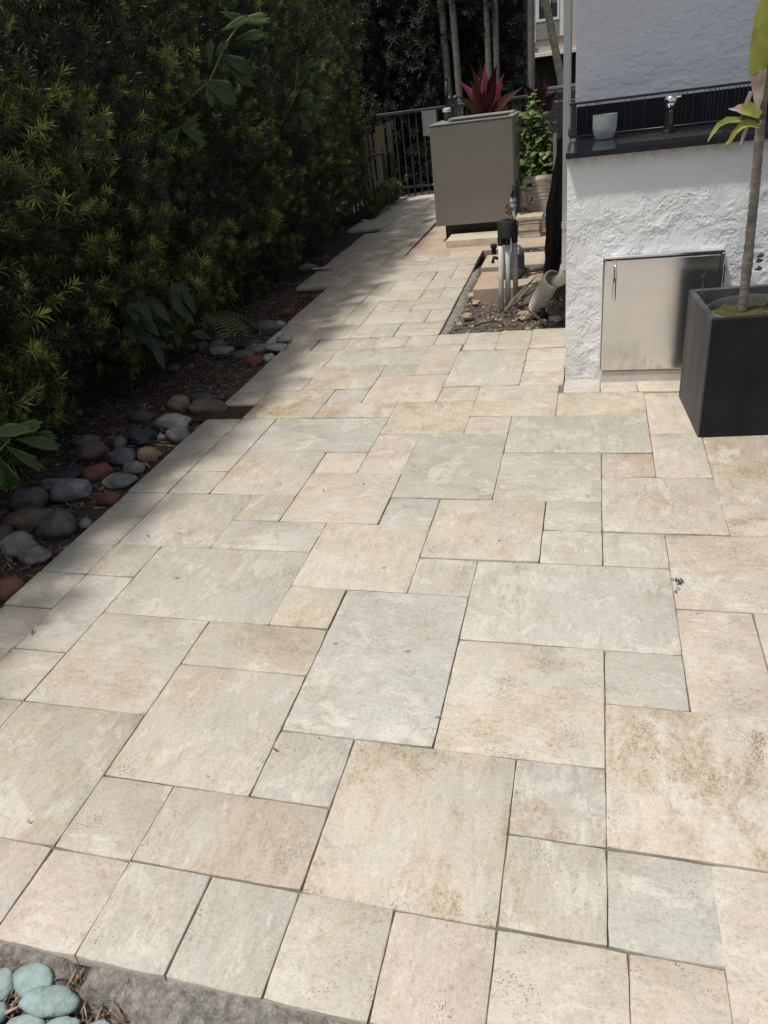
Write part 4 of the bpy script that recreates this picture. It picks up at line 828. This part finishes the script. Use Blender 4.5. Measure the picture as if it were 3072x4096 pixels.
def foliage(name, P, D, S, variants, mat, r, parent, tint):
    Vs, Fs, Ts = [], [], []; off = 0; which = r.randint(0, len(variants), len(P))
    for k, (bv, bf) in enumerate(variants):
        m = which == k; p, d, s, t = P[m], D[m], S[m], tint[m]; n = len(p)
        if not n: continue
        d = d/np.linalg.norm(d, axis=1, keepdims=True); h = r.randn(n, 3); x = np.cross(d, h); x /= np.linalg.norm(x, axis=1, keepdims=True); y = np.cross(d, x)
        V = p[:, None]+s[:, None, None]*(bv[None, :, :1]*x[:, None]+bv[None, :, 1:2]*y[:, None]+bv[None, :, 2:3]*d[:, None])
        Vs.append(V.reshape(-1, 3)); Fs.append((bf[None]+np.arange(n)[:, None, None]*len(bv)).reshape(-1, 3)+off); off += n*len(bv)
        grad = np.repeat((np.arange(len(bv)//4)/(len(bv)//4)-.45)*.55, 4); Ts.append(np.clip(t[:, None]+grad[None]+np.repeat((r.rand(n, len(bv)//4)-.5)*.2, 4, axis=1), 0, 1).ravel())
    V = np.concatenate(Vs)-np.array(parent.location if parent else (0, 0, 0))
    o = link(name, arrmesh(name, V, np.concatenate(Fs), mat, np.concatenate(Ts)), parent); o['kind'] = 'stuff'; return o
HF = [(-8, -12.35), (8, -12.35), (13, -12.7), (18, -13.1), (26, -13.15), (33, -13.4), (40, -14.2), (47, -14.9), (60, -15.6)]
def face(v): return np.interp(v, [a for a, _ in HF], [b for _, b in HF])
HTOP = 2.62
def htop(v): return np.interp(v, [-8, 3, 9, 14, 20], [1.85, 1.95, 2.2, 2.45, HTOP])
hr = np.random.RandomState(23)
hedge = root('podocarpus_hedge', U(-14.5, 20, 0), 'tall dark green podocarpus hedge along the left side of the path', 'hedge')
def bump(v, z): return 1.5*(fbm(v*.16+3, z*1.3, 3, 200)-.5)+1.25*(fbm(v*.75, z*4.4, 2, 210)-.5)
var = shoots(hr, 16, 26, .050, .086, .0055, .075); var2 = shoots(hr, 4, 14, .03, .05, .006, .05)
def hedge_pts(n, v0, v1, dmax, zlo=.04, zhi=HTOP):
    v = v0+(v1-v0)*hr.rand(n); z = zlo+(htop(v)-zlo)*hr.rand(n); dep = dmax*hr.rand(n)**1.6
    low = np.clip((.62-z)/.62, 0, 1)                       # the skirt draws back near the ground
    u = face(v)+bump(v, z)-dep/M-low*1.3*(.4+.9*vn(v*.5, z*0, 220))
    P = np.stack([u*M, v*M, z+.02*hr.randn(n)], 1)
    D = np.stack([.75+.35*hr.randn(n), -.40+.45*hr.randn(n), .55+.4*hr.randn(n)], 1)
    return P, D, dep
Ps, Ds, Ss, Ti = [], [], [], []
for n, v0, v1, dm in ((2700, 3, 20, .08), (1500, 3, 20, .38), (3600, 20, 46.5, .12), (1700, 20, 46.5, .38), (900, -7, 3, .3)):
    P, D, dep = hedge_pts(n, v0, v1, dm)
    t = np.clip(.05+.62*hr.rand(n)**1.8+.45*(fbm(P[:, 1]*2.2, P[:, 2]*2.2, 3, 230)-.5)*2+np.where(hr.rand(n) < .14, .5, 0)-1.2*dep, 0, 1)  # tint drops with depth, painting shade into the inner gaps
    Ps.append(P); Ds.append(D); Ss.append(.75+.6*hr.rand(n)); Ti.append(t)
n = 2600                                                   # top of the hedge
v = -7+53.5*hr.rand(n); P = np.stack([(face(v)+.6-4.6*hr.rand(n))*M, v*M, htop(v)-.02+.09*hr.randn(n)+.10*fbm(v*.5, v*0, 2, 5)], 1)
Ps.append(P); Ds.append(np.stack([.4*hr.randn(n), .4*hr.randn(n), 1+.2*hr.rand(n)], 1)); Ss.append(.9+.6*hr.rand(n)); Ti.append(.3+.6*hr.rand(n))
n = 900                                                    # far end of the hedge
z = .3+2.3*hr.rand(n); P = np.stack([(-14.9-3*hr.rand(n))*M, (46.6+.5*hr.randn(n))*M, z], 1)
Ps.append(P); Ds.append(np.stack([.5*hr.randn(n)+.3, .5+.5*hr.randn(n), .4+.4*hr.randn(n)], 1)); Ss.append(.9+.5*hr.rand(n)); Ti.append(.2+.5*hr.rand(n))
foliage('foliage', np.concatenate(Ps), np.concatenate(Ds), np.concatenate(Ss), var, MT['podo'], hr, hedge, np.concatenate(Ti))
# solid near-black core painting the hedge's shaded interior, and trunks
vs = np.linspace(-7, 46.2, 110); zs = np.linspace(-.06, HTOP-.16, 20)
VV, ZZ = np.meshgrid(vs, zs); ZZ = -.06+(ZZ+.06)*(htop(VV)-.14)/(HTOP-.14); UU = face(VV)+.7*bump(VV, ZZ)-.34/M-np.clip((.75-ZZ)/.75, 0, 1)*1.7
A = np.stack([UU*M, VV*M, ZZ], -1).reshape(-1, 3); Bk = A.copy(); Bk[:, 0] = -18.5*M; nA = len(A); nx = len(vs); nz = len(zs)
i = (np.arange(nz-1)[:, None]*nx+np.arange(nx-1)[None]).ravel(); Fq = np.stack([i, i+1, i+nx+1, i+nx], 1); Fs = [Fq, Fq[:, ::-1]+nA]
tpi = (nz-1)*nx+np.arange(nx-1); Fs.append(np.stack([tpi, tpi+1, tpi+1+nA, tpi+nA], 1)); bti = np.arange(nx-1); Fs.append(np.stack([bti+1, bti, bti+nA, bti+1+nA], 1))
for c in (0, nx-1):
    q = np.arange(nz-1)*nx+c; Fs.append(np.stack([q, q+nx, q+nx+nA, q+nA], 1))
link('shade_core', arrmesh('shade_core', np.concatenate([A, Bk])-np.array(hedge.location), np.concatenate(Fs), MT['core']), hedge)
for v in np.arange(2, 46, 4.3):
    u = face(v)-1.3+rng.uniform(-.3, .3)
    part('trunk', tube([U(u, v, -.06), U(u+.1, v+rng.uniform(-.2, .2), .3), U(u, v+rng.uniform(-.3, .3), .8)], [.022, .019, .015], 7), MT['core'], hedge)

# fishtail palm leaves poking through, broad-leaf plant, fern, weeds
def fishleaf(p, d, L, w, side, teeth=7):
    """wedge-shaped leaflet with pleats and a ragged, bitten-off end"""
    d = Vector(d).normalized(); side = (Vector(side)-d*Vector(side).dot(d)).normalized(); p = Vector(p); n = side.cross(d); V, F = [], []
    rows = [(0, .05), (.12, .22), (.3, .5), (.5, .78), (.7, .95), (.86, 1.0)]
    tip = [rng.uniform(.80, 1.0)*(1-.30*abs(k/(teeth-1)-.62))+(.12 if k % 2 else -.04) for k in range(teeth)]
    for t, ww in rows+[(1.0, 1.0)]:
        for k in range(teeth):
            x = k/(teeth-1)*2-1; tt = t if t < 1 else tip[k]*1.06; tt = min(tt, tip[k]*1.06)
            V.append(p+d*L*tt*(1-.10*x*x)+side*w*ww*x*.5*(1.0 if t < 1 else .92)+n*((.012 if k % 2 else -.012)*min(1, ww*1.2)*w/.08-L*.16*tt*tt+.25*w*x*x*ww))
    for i in range(len(rows)):
        for k in range(teeth-1): F.append((i*teeth+k, i*teeth+k+1, (i+1)*teeth+k+1, (i+1)*teeth+k))
    return V, F
VIEW = Vector((.35, -.85, .25))
MT['fish_shaded'] = leafmat('shaded_fishtail_leaf', [(0.0, (0.035, 0.075, 0.018)), (1.0, (0.06, 0.11, 0.026))], attr=False)  # darker copy of the leaf colour, shade painted into lower leaflets
def fl_part(base, d, L, w, par, m='fish_shaded'): part('leaflet', fishleaf(base, d, L, w, Vector(d).cross(VIEW)), MT[m], par, True)
fp = root('fishtail_palm_frond', U(-12.0, 21.5, 1.5), 'light green fishtail palm leaves poking out of the hedge at the top', 'palm leaves')
part('stalk', tube([U(-13.6, 20.6, 1.45), U(-12.3, 21.0, 1.60), U(-11.95, 22.0, 1.80), U(-11.85, 23.4, 1.93)], [.007, .006, .005, .003], 6), MT['stem'], fp, True)
for (u, v, z), d, L, w in [((-11.85, 23.4, 1.93), (.95, .31, .03), .25, .075), ((-11.9, 23.2, 1.83), (.95, .31, .10), .23, .07), ((-11.9, 22.2, 1.87), (.93, .3, .32), .23, .05), ((-12.0, 22.0, 1.75), (.65, .2, -.72), .28, .12), ((-12.0, 21.8, 1.74), (.85, .3, -.45), .24, .10), ((-12.1, 20.6, 1.60), (.75, .25, -.5), .24, .15), ((-12.0, 21.0, 1.66), (.25, .1, .95), .17, .05), ((-12.0, 21.4, 1.72), (.75, .2, .55), .15, .05), ((-12.1, 20.8, 1.6), (.2, -.2, -.8), .16, .07), ((-11.9, 22.4, 1.98), (.8, .3, -.35), .18, .06)]:
    fl_part(U(u-.25, v, z), d, L, w, fp, 'fish' if z > 1.8 else 'fish_shaded')  # higher leaflets take the sunlit colour, lower ones the shaded one
f3 = root('fishtail_sprig', U(-12, 18.2, 1.3), 'small fishtail leaf hanging from the middle of the hedge', 'palm leaves')
part('stalk', tube([U(-13.4, 18.3, 1.30), U(-12.35, 18.4, 1.36)], [.004, .003], 6), MT['stem'], f3)
for d, L in (((.8, .2, -.55), .17), ((-.4, -.3, -.35), .12), ((.85, .4, .05), .12)): fl_part(U(-12.35, 18.4, 1.36), d, L, .075, f3)
f4 = root('fishtail_cluster', U(-12.7, 30, 1.5), 'dim fishtail leaves in the darker far part of the hedge', 'palm leaves')
part('stalk', tube([U(-13.6, 29, 1.2), U(-12.7, 29.6, 1.45), U(-12.5, 30.2, 1.75)], [.006, .005, .003], 6), MT['stem'], f4)
for d, L, q in (((.7, .2, -.6), .2, 0), ((.5, -.1, .6), .17, .3), ((.8, .3, .2), .2, .6), ((.4, 0, -.8), .2, -.3)): fl_part(U(-12.6, 29.8+q, 1.45+.35*q), d, L, .08, f4)
f2 = root('fishtail_seedling', U(-12, 6.6, 0), 'young fishtail palm leaves spreading at the left picture edge', 'palm leaves')
part('stalk', tube([U(-12.3, 6.0, -.02), U(-11.9, 6.4, .28), U(-11.5, 7.0, .36)], [.006, .005, .003], 6), MT['stem'], f2, True)
for (u, v, z), d, L, w in [((-11.6, 6.5, .42), (.9, .35, .05), .17, .06), ((-11.5, 6.9, .38), (.85, .4, .2), .16, .055), ((-11.4, 7.0, .36), (.9, .3, -.35), .16, .06), ((-11.5, 6.8, .35), (.75, .1, -.75), .17, .055), ((-11.6, 6.6, .33), (.3, -.1, -.9), .17, .055), ((-11.6, 6.2, .36), (.6, -.2, -.6), .15, .05), ((-11.3, 7.2, .35), (.9, .3, -.1), .12, .045), ((-11.7, 6.2, .30), (.5, .2, -.8), .14, .05)]:
    fl_part(U(u, v, z), d, L, w, f2, 'fish' if z > .37 else 'fish_shaded')
bl = root('broadleaf_plant', U(-12.6, 15, 0), 'dark broad leaved plant under the hedge beside the pale oval stone', 'plant')
for i in range(24):
    u, v, z = -12.4+rng.uniform(-.5, .6), 14.2+rng.uniform(-1.2, 1.8), .25+rng.uniform(0, .35)
    d = (rng.uniform(.2, .8), rng.uniform(-.6, .6), rng.uniform(-.9, .3)); pp = arc(U(u, v, z), d, rng.uniform(.12, .19), .7, 5)
    part('leaf', blade(pp, [.004, .022, .030, .025, .013, .001], Vector(d).cross(Vector((.6, -.6, .4)))), MT['broad'], bl, True)
for i in range(3): part('stem', tube([U(-13.1+.1*i, 14+.4*i, -.03), U(-12.4+.1*i, 14.2+.3*i, .4)], [.005, .003], 6), MT['core'], bl)
fe = root('fern', U(-12.5, 17.5, .05), 'green fern fronds arching from the hedge foot over the stones', 'fern')
for i in range(8):
    a = -.9+i*.28; ap = arc(U(-12.5, 17.4, .25), (math.cos(a)*1.0, math.sin(a)*1.0+.25, .55), .34+rng.uniform(-.06, .06), 1.7, 14); V, F = [], []
    for q in range(2, 15):
        t = (ap[q]-ap[q-1]).normalized(); s = t.cross(Vector((0, 0, 1))).normalized(); L = .05*math.sin(math.pi*min(1, (16-q)/14))+.008
        for k in (-1, 1): V, F = join((V, F), blade([ap[q], ap[q]+s*k*L*.6+Vector((0, 0, -.003)), ap[q]+s*k*L+t*.008-Vector((0, 0, .012))], [.004, .0055, .001], t, .1))
    me = part('frond', (V, F), MT['fern'], fe); at_ = me.data.attributes.new('tint', 'FLOAT', 'POINT'); at_.data.foreach_set('value', [rng.random()]*len(V))
P = np.stack([(-14.7+1.4*hr.rand(260)-.25*hr.rand(260))*M, (43+8.5*hr.rand(260))*M, .02+.22*hr.rand(260)**1.5], 1)
lw = root('low_weeds', U(-14.8, 47, 0), 'low leafy weeds at the far end of the path below the wooden fence', 'weeds')
foliage('leaves', P, np.stack([.3*hr.randn(260), .3*hr.randn(260), np.ones(260)], 1), .9+.6*hr.rand(260), shoots(hr, 4, 14, .04, .075, .018, .05), MT['low'], hr, lw, hr.rand(260))

# ------------------------------------------------------------------ far end: fences, sign, far hedge, palms, plants, building
FV = 52.6
mfn = root('metal_fence', U(-9, FV, 0), 'black metal baluster fence with flat rail across the end of the path', 'fence')
part('top_rail', ubox(-15.3, FV-.12, 1.095, 4, FV+.12, 1.135, .004), MT['fencemetal'], mfn)
part('bottom_rail', ubox(-15.3, FV-.06, .115, 4, FV+.06, .145), MT['fencemetal'], mfn)
x = -15.1
while x < 0:
    part('baluster', ubox(x, FV-.045, .0, x+.09, FV+.045, 1.095), MT['fencemetal'], mfn); x += .52
for x in (-10.12, -9.72):
    po = part('post', ubox(x, FV-.14, -.03, x+.26, FV+.14, 1.21), MT['fencemetal'], mfn)
    part('post_cap', lathe(U(x+.13, FV, 1.21), [(.035, 0), (.035, .012), (.02, .03), (.004, .04)], 10), MT['fencemetal'], po)
sg = root('grey_sign_board', U(-11.4, FV-.25, .8), 'grey rectangular board hung on the metal fence near the gate post', 'sign')
part('board', ubox(-11.93, FV-.22, .80, -10.95, FV-.17, 1.10), MT['signgrey'], sg)
part('edge_strip', join(ubox(-11.99, FV-.23, .79, -11.93, FV-.16, 1.11), ubox(-11.93, FV-.23, .785, -10.95, FV-.16, .798)), MT['signedge'], sg)
wf = root('wooden_fence', U(-15.5, 50, 0), 'weathered wooden picket fence at the end of the hedge', 'fence')
wa, wb = Vector((-16.55, 47.5)), Vector((-15.0, 50.6))
for i in range(8):
    p = wa.lerp(wb, i/7.5); part('picket', ubox(p.x, p.y, -.03, p.x+.17, p.y+.06, .92+rng.uniform(-.03, .03), .003), MT['wood'], wf)
part('ochre_panel', ubox(-15.0, 50.7, .28, -14.4, 50.76, 1.0), MT['ochre'], wf)
part('post', ubox(-14.34, 51.2, -.03, -14.0, 51.5, 1.02), MT['wood'], wf)
part('rail', tube([U(wa.x-.1, wa.y+.15, .65), U(-14.2, 51.4, .65)], .02, 6), MT['wood'], wf)
fh = root('far_hedge', U(-13, 60, 0), 'very dark tall hedge behind the metal fence', 'hedge')
fr = np.random.RandomState(77); n = 6500
u = -27+22.0*fr.rand(n); z = .0+4.2*fr.rand(n); v = 57+3.5*fr.rand(n)**1.4+1.6*(fbm(u*.5, z*1.2, 3, 400)-.5)*2
edge = -5.1-.35*fbm(z*3, z*0+2, 3, 6)*2; keep = u < edge
P = np.stack([u*M, v*M, z], 1)[keep]; n = len(P)
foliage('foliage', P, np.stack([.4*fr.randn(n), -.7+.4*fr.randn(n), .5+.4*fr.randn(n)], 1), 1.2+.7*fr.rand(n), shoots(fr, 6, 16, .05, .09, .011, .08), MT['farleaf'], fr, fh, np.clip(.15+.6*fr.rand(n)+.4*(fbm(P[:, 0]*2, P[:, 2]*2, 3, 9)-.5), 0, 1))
part('shade_core', ubox(-27, 60.0, -.05, -5.5, 66, 4.0), MT['core'], fh)  # solid dark block paints the shade inside the far hedge
def palm(name, base, topp, r, label, mat, rings=True, group='palm trunks beyond the fence'):
    t = root(name, base, label, 'palm', group); n = 70; pts, rad = [], []
    for i in range(n):
        k = i/(n-1); pts.append(Vector(base).lerp(Vector(topp), k)); rad.append(r*(1.12-.25*k)*(1+(.05 if i % 3 == 0 else 0)))
    part('trunk', tube(pts, rad, 12), mat, t, True)
    for i in range(8):
        a = i*.785+.2; ap = arc(topp, (math.cos(a), math.sin(a), .9), 1.3, 1.9, 9); V, F = [], []
        for q in range(1, 10):
            for s in (-1, 1):
                sd = (ap[q]-ap[q-1]).cross(Vector((0, 0, 1))).normalized()*s
                V, F = join((V, F), blade([ap[q], ap[q]+sd*.16, ap[q]+sd*.3-Vector((0, 0, .1))], [.012, .02, .003], (ap[q]-ap[q-1])))
        part('frond', (V, F), MT['green'], t)
    return t
palm('palm_tree', U(-10.55, 57, -.05), U(-11.25, 57, 4.6), .050, 'leftmost grey palm trunk right behind the gate posts', MT['palmtrunk'])
palm('palm_tree', U(-9.75, 56.6, -.05), U(-10.35, 56.6, 4.4), .046, 'second grey palm trunk from the left, beside the gate posts', MT['palmtrunk'])
palm('palm_tree', U(-7.7, 56.6, -.05), U(-7.75, 56.6, 4.8), .040, 'left one of the two close palm trunks behind the pink plant', MT['palmtrunk'])
palm('palm_tree', U(-7.22, 56.8, -.05), U(-7.1, 56.8, 4.5), .043, 'right one of the two close palm trunks behind the pink plant', MT['palmtrunk'])
palm('palm_tree', U(-4.85, 57.2, -.05), U(-4.55, 57.2, 5.0), .050, 'pale palm trunk at the right edge of the far hedge', MT['palmtrunk'])
palm('leaning_palm', U(-1.75, 70, -.05), U(-7.0, 70, 4.7), .064, 'slanted lichen stained palm trunk in front of the distant building', MT['leantrunk'])

def cordy(name, base, rz, n, L, lab, seed, pinks, sc=1.0):
    r = random.Random(seed); t = root(name, (base[0], base[1], -.03), lab, 'plant', 'red ti plants behind the generator')
    c = Vector((base[0], base[1], rz)); part('stem', tube([(base[0], base[1], -.03), (base[0]+.03, base[1], rz*.5), c], [.014, .012, .010], 7), MT['twig'], t)
    for i in range(n):
        a = i*2.399+r.uniform(-.2, .2); k = i/n; el = 1.45-.78*k+r.uniform(-.1, .1)
        d = (math.cos(a)*math.cos(el), math.sin(a)*math.cos(el), math.sin(el)); l = L*r.uniform(.8, 1.1)*(1-.15*k)
        pp = arc(c+Vector((0, 0, -.12*k)), d, l, .12+.5*k, 7); w = .046*sc*r.uniform(.85, 1.15)
        part('leaf', blade(pp, [.006, w*.5, w*.9, w, w*.85, w*.55, w*.22, .002], Vector(d).cross(Vector((d[1]+.3, -d[0]+.2, .5))), .35), MT['pink'] if i in pinks else MT['cordy'], t, True)
cordy('red_ti_plant', U(-6.3, 43, 0), 1.05, 17, .56, 'large dark red ti plant with pink leaves above the generator', 4, (2, 3, 6, 8, 9, 11, 14), 1.5)
cordy('red_ti_plant', U(-3.15, 41, 0), 1.04, 13, .38, 'smaller maroon ti plant beside the green shrub', 9, (6, 12), 1.3)
sh = root('green_shrub', U(-3.1, 39, -.02), 'bright green leafy shrub between the generator and the house', 'shrub')
lm = []
for k in range(3):
    V, F = blade([(0, 0, 0), (.014, 0, .003), (.034, 0, .004), (.054, 0, -.002), (.070, 0, -.014)], [.003, .022+.003*k, .030, .021, .001], (0, 1, 0), .25)
    lm.append(mk('leaf', V, F, MT['shrub'], True))
sr_ = random.Random(3); Lc = Vector(sh.location)
stems = [(-2.55, 38.6, .95), (-2.9, 38.6, 1.0), (-3.3, 39.0, 1.23), (-2.35, 38.8, .80), (-3.0, 39.3, 1.1), (-3.8, 39.8, 1.06), (-4.3, 40.2, 1.08), (-2.6, 38.3, .72), (-4.8, 40.3, 1.04), (-2.45, 38.2, .60), (-3.6, 39.4, 1.16), (-2.75, 38.5, .88), (-3.45, 38.9, 1.12), (-2.3, 38.5, .7)]
for u, v, z in stems:
    b_ = Vector(U(u*.6-1.2, v+.4, -.02)); t_ = Vector(U(u, v, z)); part('stem', tube([b_, b_.lerp(t_, .5)+Vector((0, 0, .05)), t_], [.006, .005, .003], 6), MT['stem'], sh)
    for i in range(40):
        k = .25+.75*(i/39); p = b_.lerp(t_, k)+Vector((sr_.gauss(0, .03), sr_.gauss(0, .03), .05*(1-abs(2*k-1))+sr_.gauss(0, .012)))
        o = link('leaf', lm[i % 3], sh, p-Lc); o.rotation_euler = (sr_.uniform(-.5, .5), sr_.uniform(-.3, .7), i*2.4+sr_.uniform(-.4, .4)); s = sr_.uniform(.85, 1.6)*(1.15 if k < .9 else .8); o.scale = (s, s, s)

BV = 110
bd = root('neighbour_building', U(-6, BV, 0), 'distant cream building with window, grey siding and dark carport opening', 'building')
part('wall', ubox(-16, BV+.3, 1.72, 10, BV+30, 6.0), MT['bwall'], bd)
part('recess_wall', ubox(-16, BV+6, -.05, 10, BV+30, 1.72), MT['bdark'], bd)
part('soffit', ubox(-16, BV+.3, 1.70, 10, BV+6, 1.72), MT['bdark'], bd)
part('ledge', ubox(-16, BV-.1, 1.715, 10, BV+.3, 1.80, .004), MT['bwhite'], bd)
part('pilaster', ubox(-9.0, BV+.1, 2.06, -8.0, BV+.299, 4.2), MT['bwhite'], bd)
part('pilaster', ubox(-4.95, BV+.1, 2.13, -4.1, BV+.299, 4.2), MT['bwhite'], bd)
wi = part('window', join(ubox(-7.95, BV+.05, 2.50, -5.0, BV+.29, 2.56), ubox(-7.95, BV+.05, 2.56, -7.55, BV+.29, 4), ubox(-5.25, BV+.05, 2.56, -5.0, BV+.29, 4), ubox(-6.35, BV+.05, 2.56, -6.1, BV+.29, 4)), MT['bwhite'], bd)
part('pane', ubox(-7.55, BV+.24, 2.56, -6.35, BV+.297, 4), MT['glass'], wi); part('pane', ubox(-6.1, BV+.24, 2.56, -5.25, BV+.297, 4), MT['glass'], wi)
for k in range(7):
    part('blind_slat', ubox(-7.5, BV+.18, 2.57+k*.04, -6.38, BV+.235, 2.598+k*.04), MT['blind'], wi); part('blind_slat', ubox(-6.08, BV+.18, 2.57+k*.045, -5.27, BV+.235, 2.602+k*.045), MT['blind'], wi)
for k in range(10): part('siding_board', ubox(-7.95, BV+.10+.01*(k % 2), 2.115+k*.038, -5.0, BV+.295, 2.145+k*.038), MT['bsiding'], bd)
ac = root('air_conditioner', U(-3.2, 64, 0), 'grey condenser unit with pale lid behind the fence', 'air conditioner')
part('body', ubox(-4.6, 63.2, -.05, -1.6, 66, 1.12), MT['bsiding'], ac); part('lid', ubox(-4.7, 63.1, 1.121, -1.5, 66.1, 1.15), MT['bwhite'], ac)
for k in range(16): part('grille_bar', ubox(-4.4+k*.17, 63.12, .95, -4.34+k*.17, 63.19, 1.08), MT['dark'], ac)
bw = root('low_block_wall', U(-2, 55, 0), 'low dark block wall seen through the fence by the house', 'wall')
part('mortar', ubox(-4.3, 55.06, -.05, -.6, 55.5, 1.0), MT['bsiding'], bw)
for r_ in range(10):
    for c_ in range(5):
        u0 = -4.3+c_*.8+(.4 if r_ % 2 else 0)
        if u0+.77 <= -.3: part('block', ubox(u0, 55.0, r_*.1, u0+.77, 55.1, r_*.1+.092), MT['block'], bw)
wj = root('joint_weed', U(1.07, 5.6, 0), 'tiny dark weed growing in a paving joint', 'weed')
for i in range(9):
    a = i*.7; p = U(1.07+rng.uniform(-.03, .05), 5.5+rng.uniform(-.15, .25), .0); part('leaf', blade([p, (p[0]+.008*math.cos(a), p[1]+.008*math.sin(a), .008), (p[0]+.016*math.cos(a), p[1]+.016*math.sin(a), .006)], [.001, .003, .001], (-math.sin(a), math.cos(a), .3)), MT['core'], wj)
solo('trailing_root', tube([U(-8.1, 40.5, .05), U(-8.6, 40.9, .06), U(-9.4, 40.6, .02), U(-9.9, 39.9, .008)], .006, 6), MT['twig'], U(-9, 40.5, 0), 'thin curved twig arching from the cabinet onto the path', 'twig')
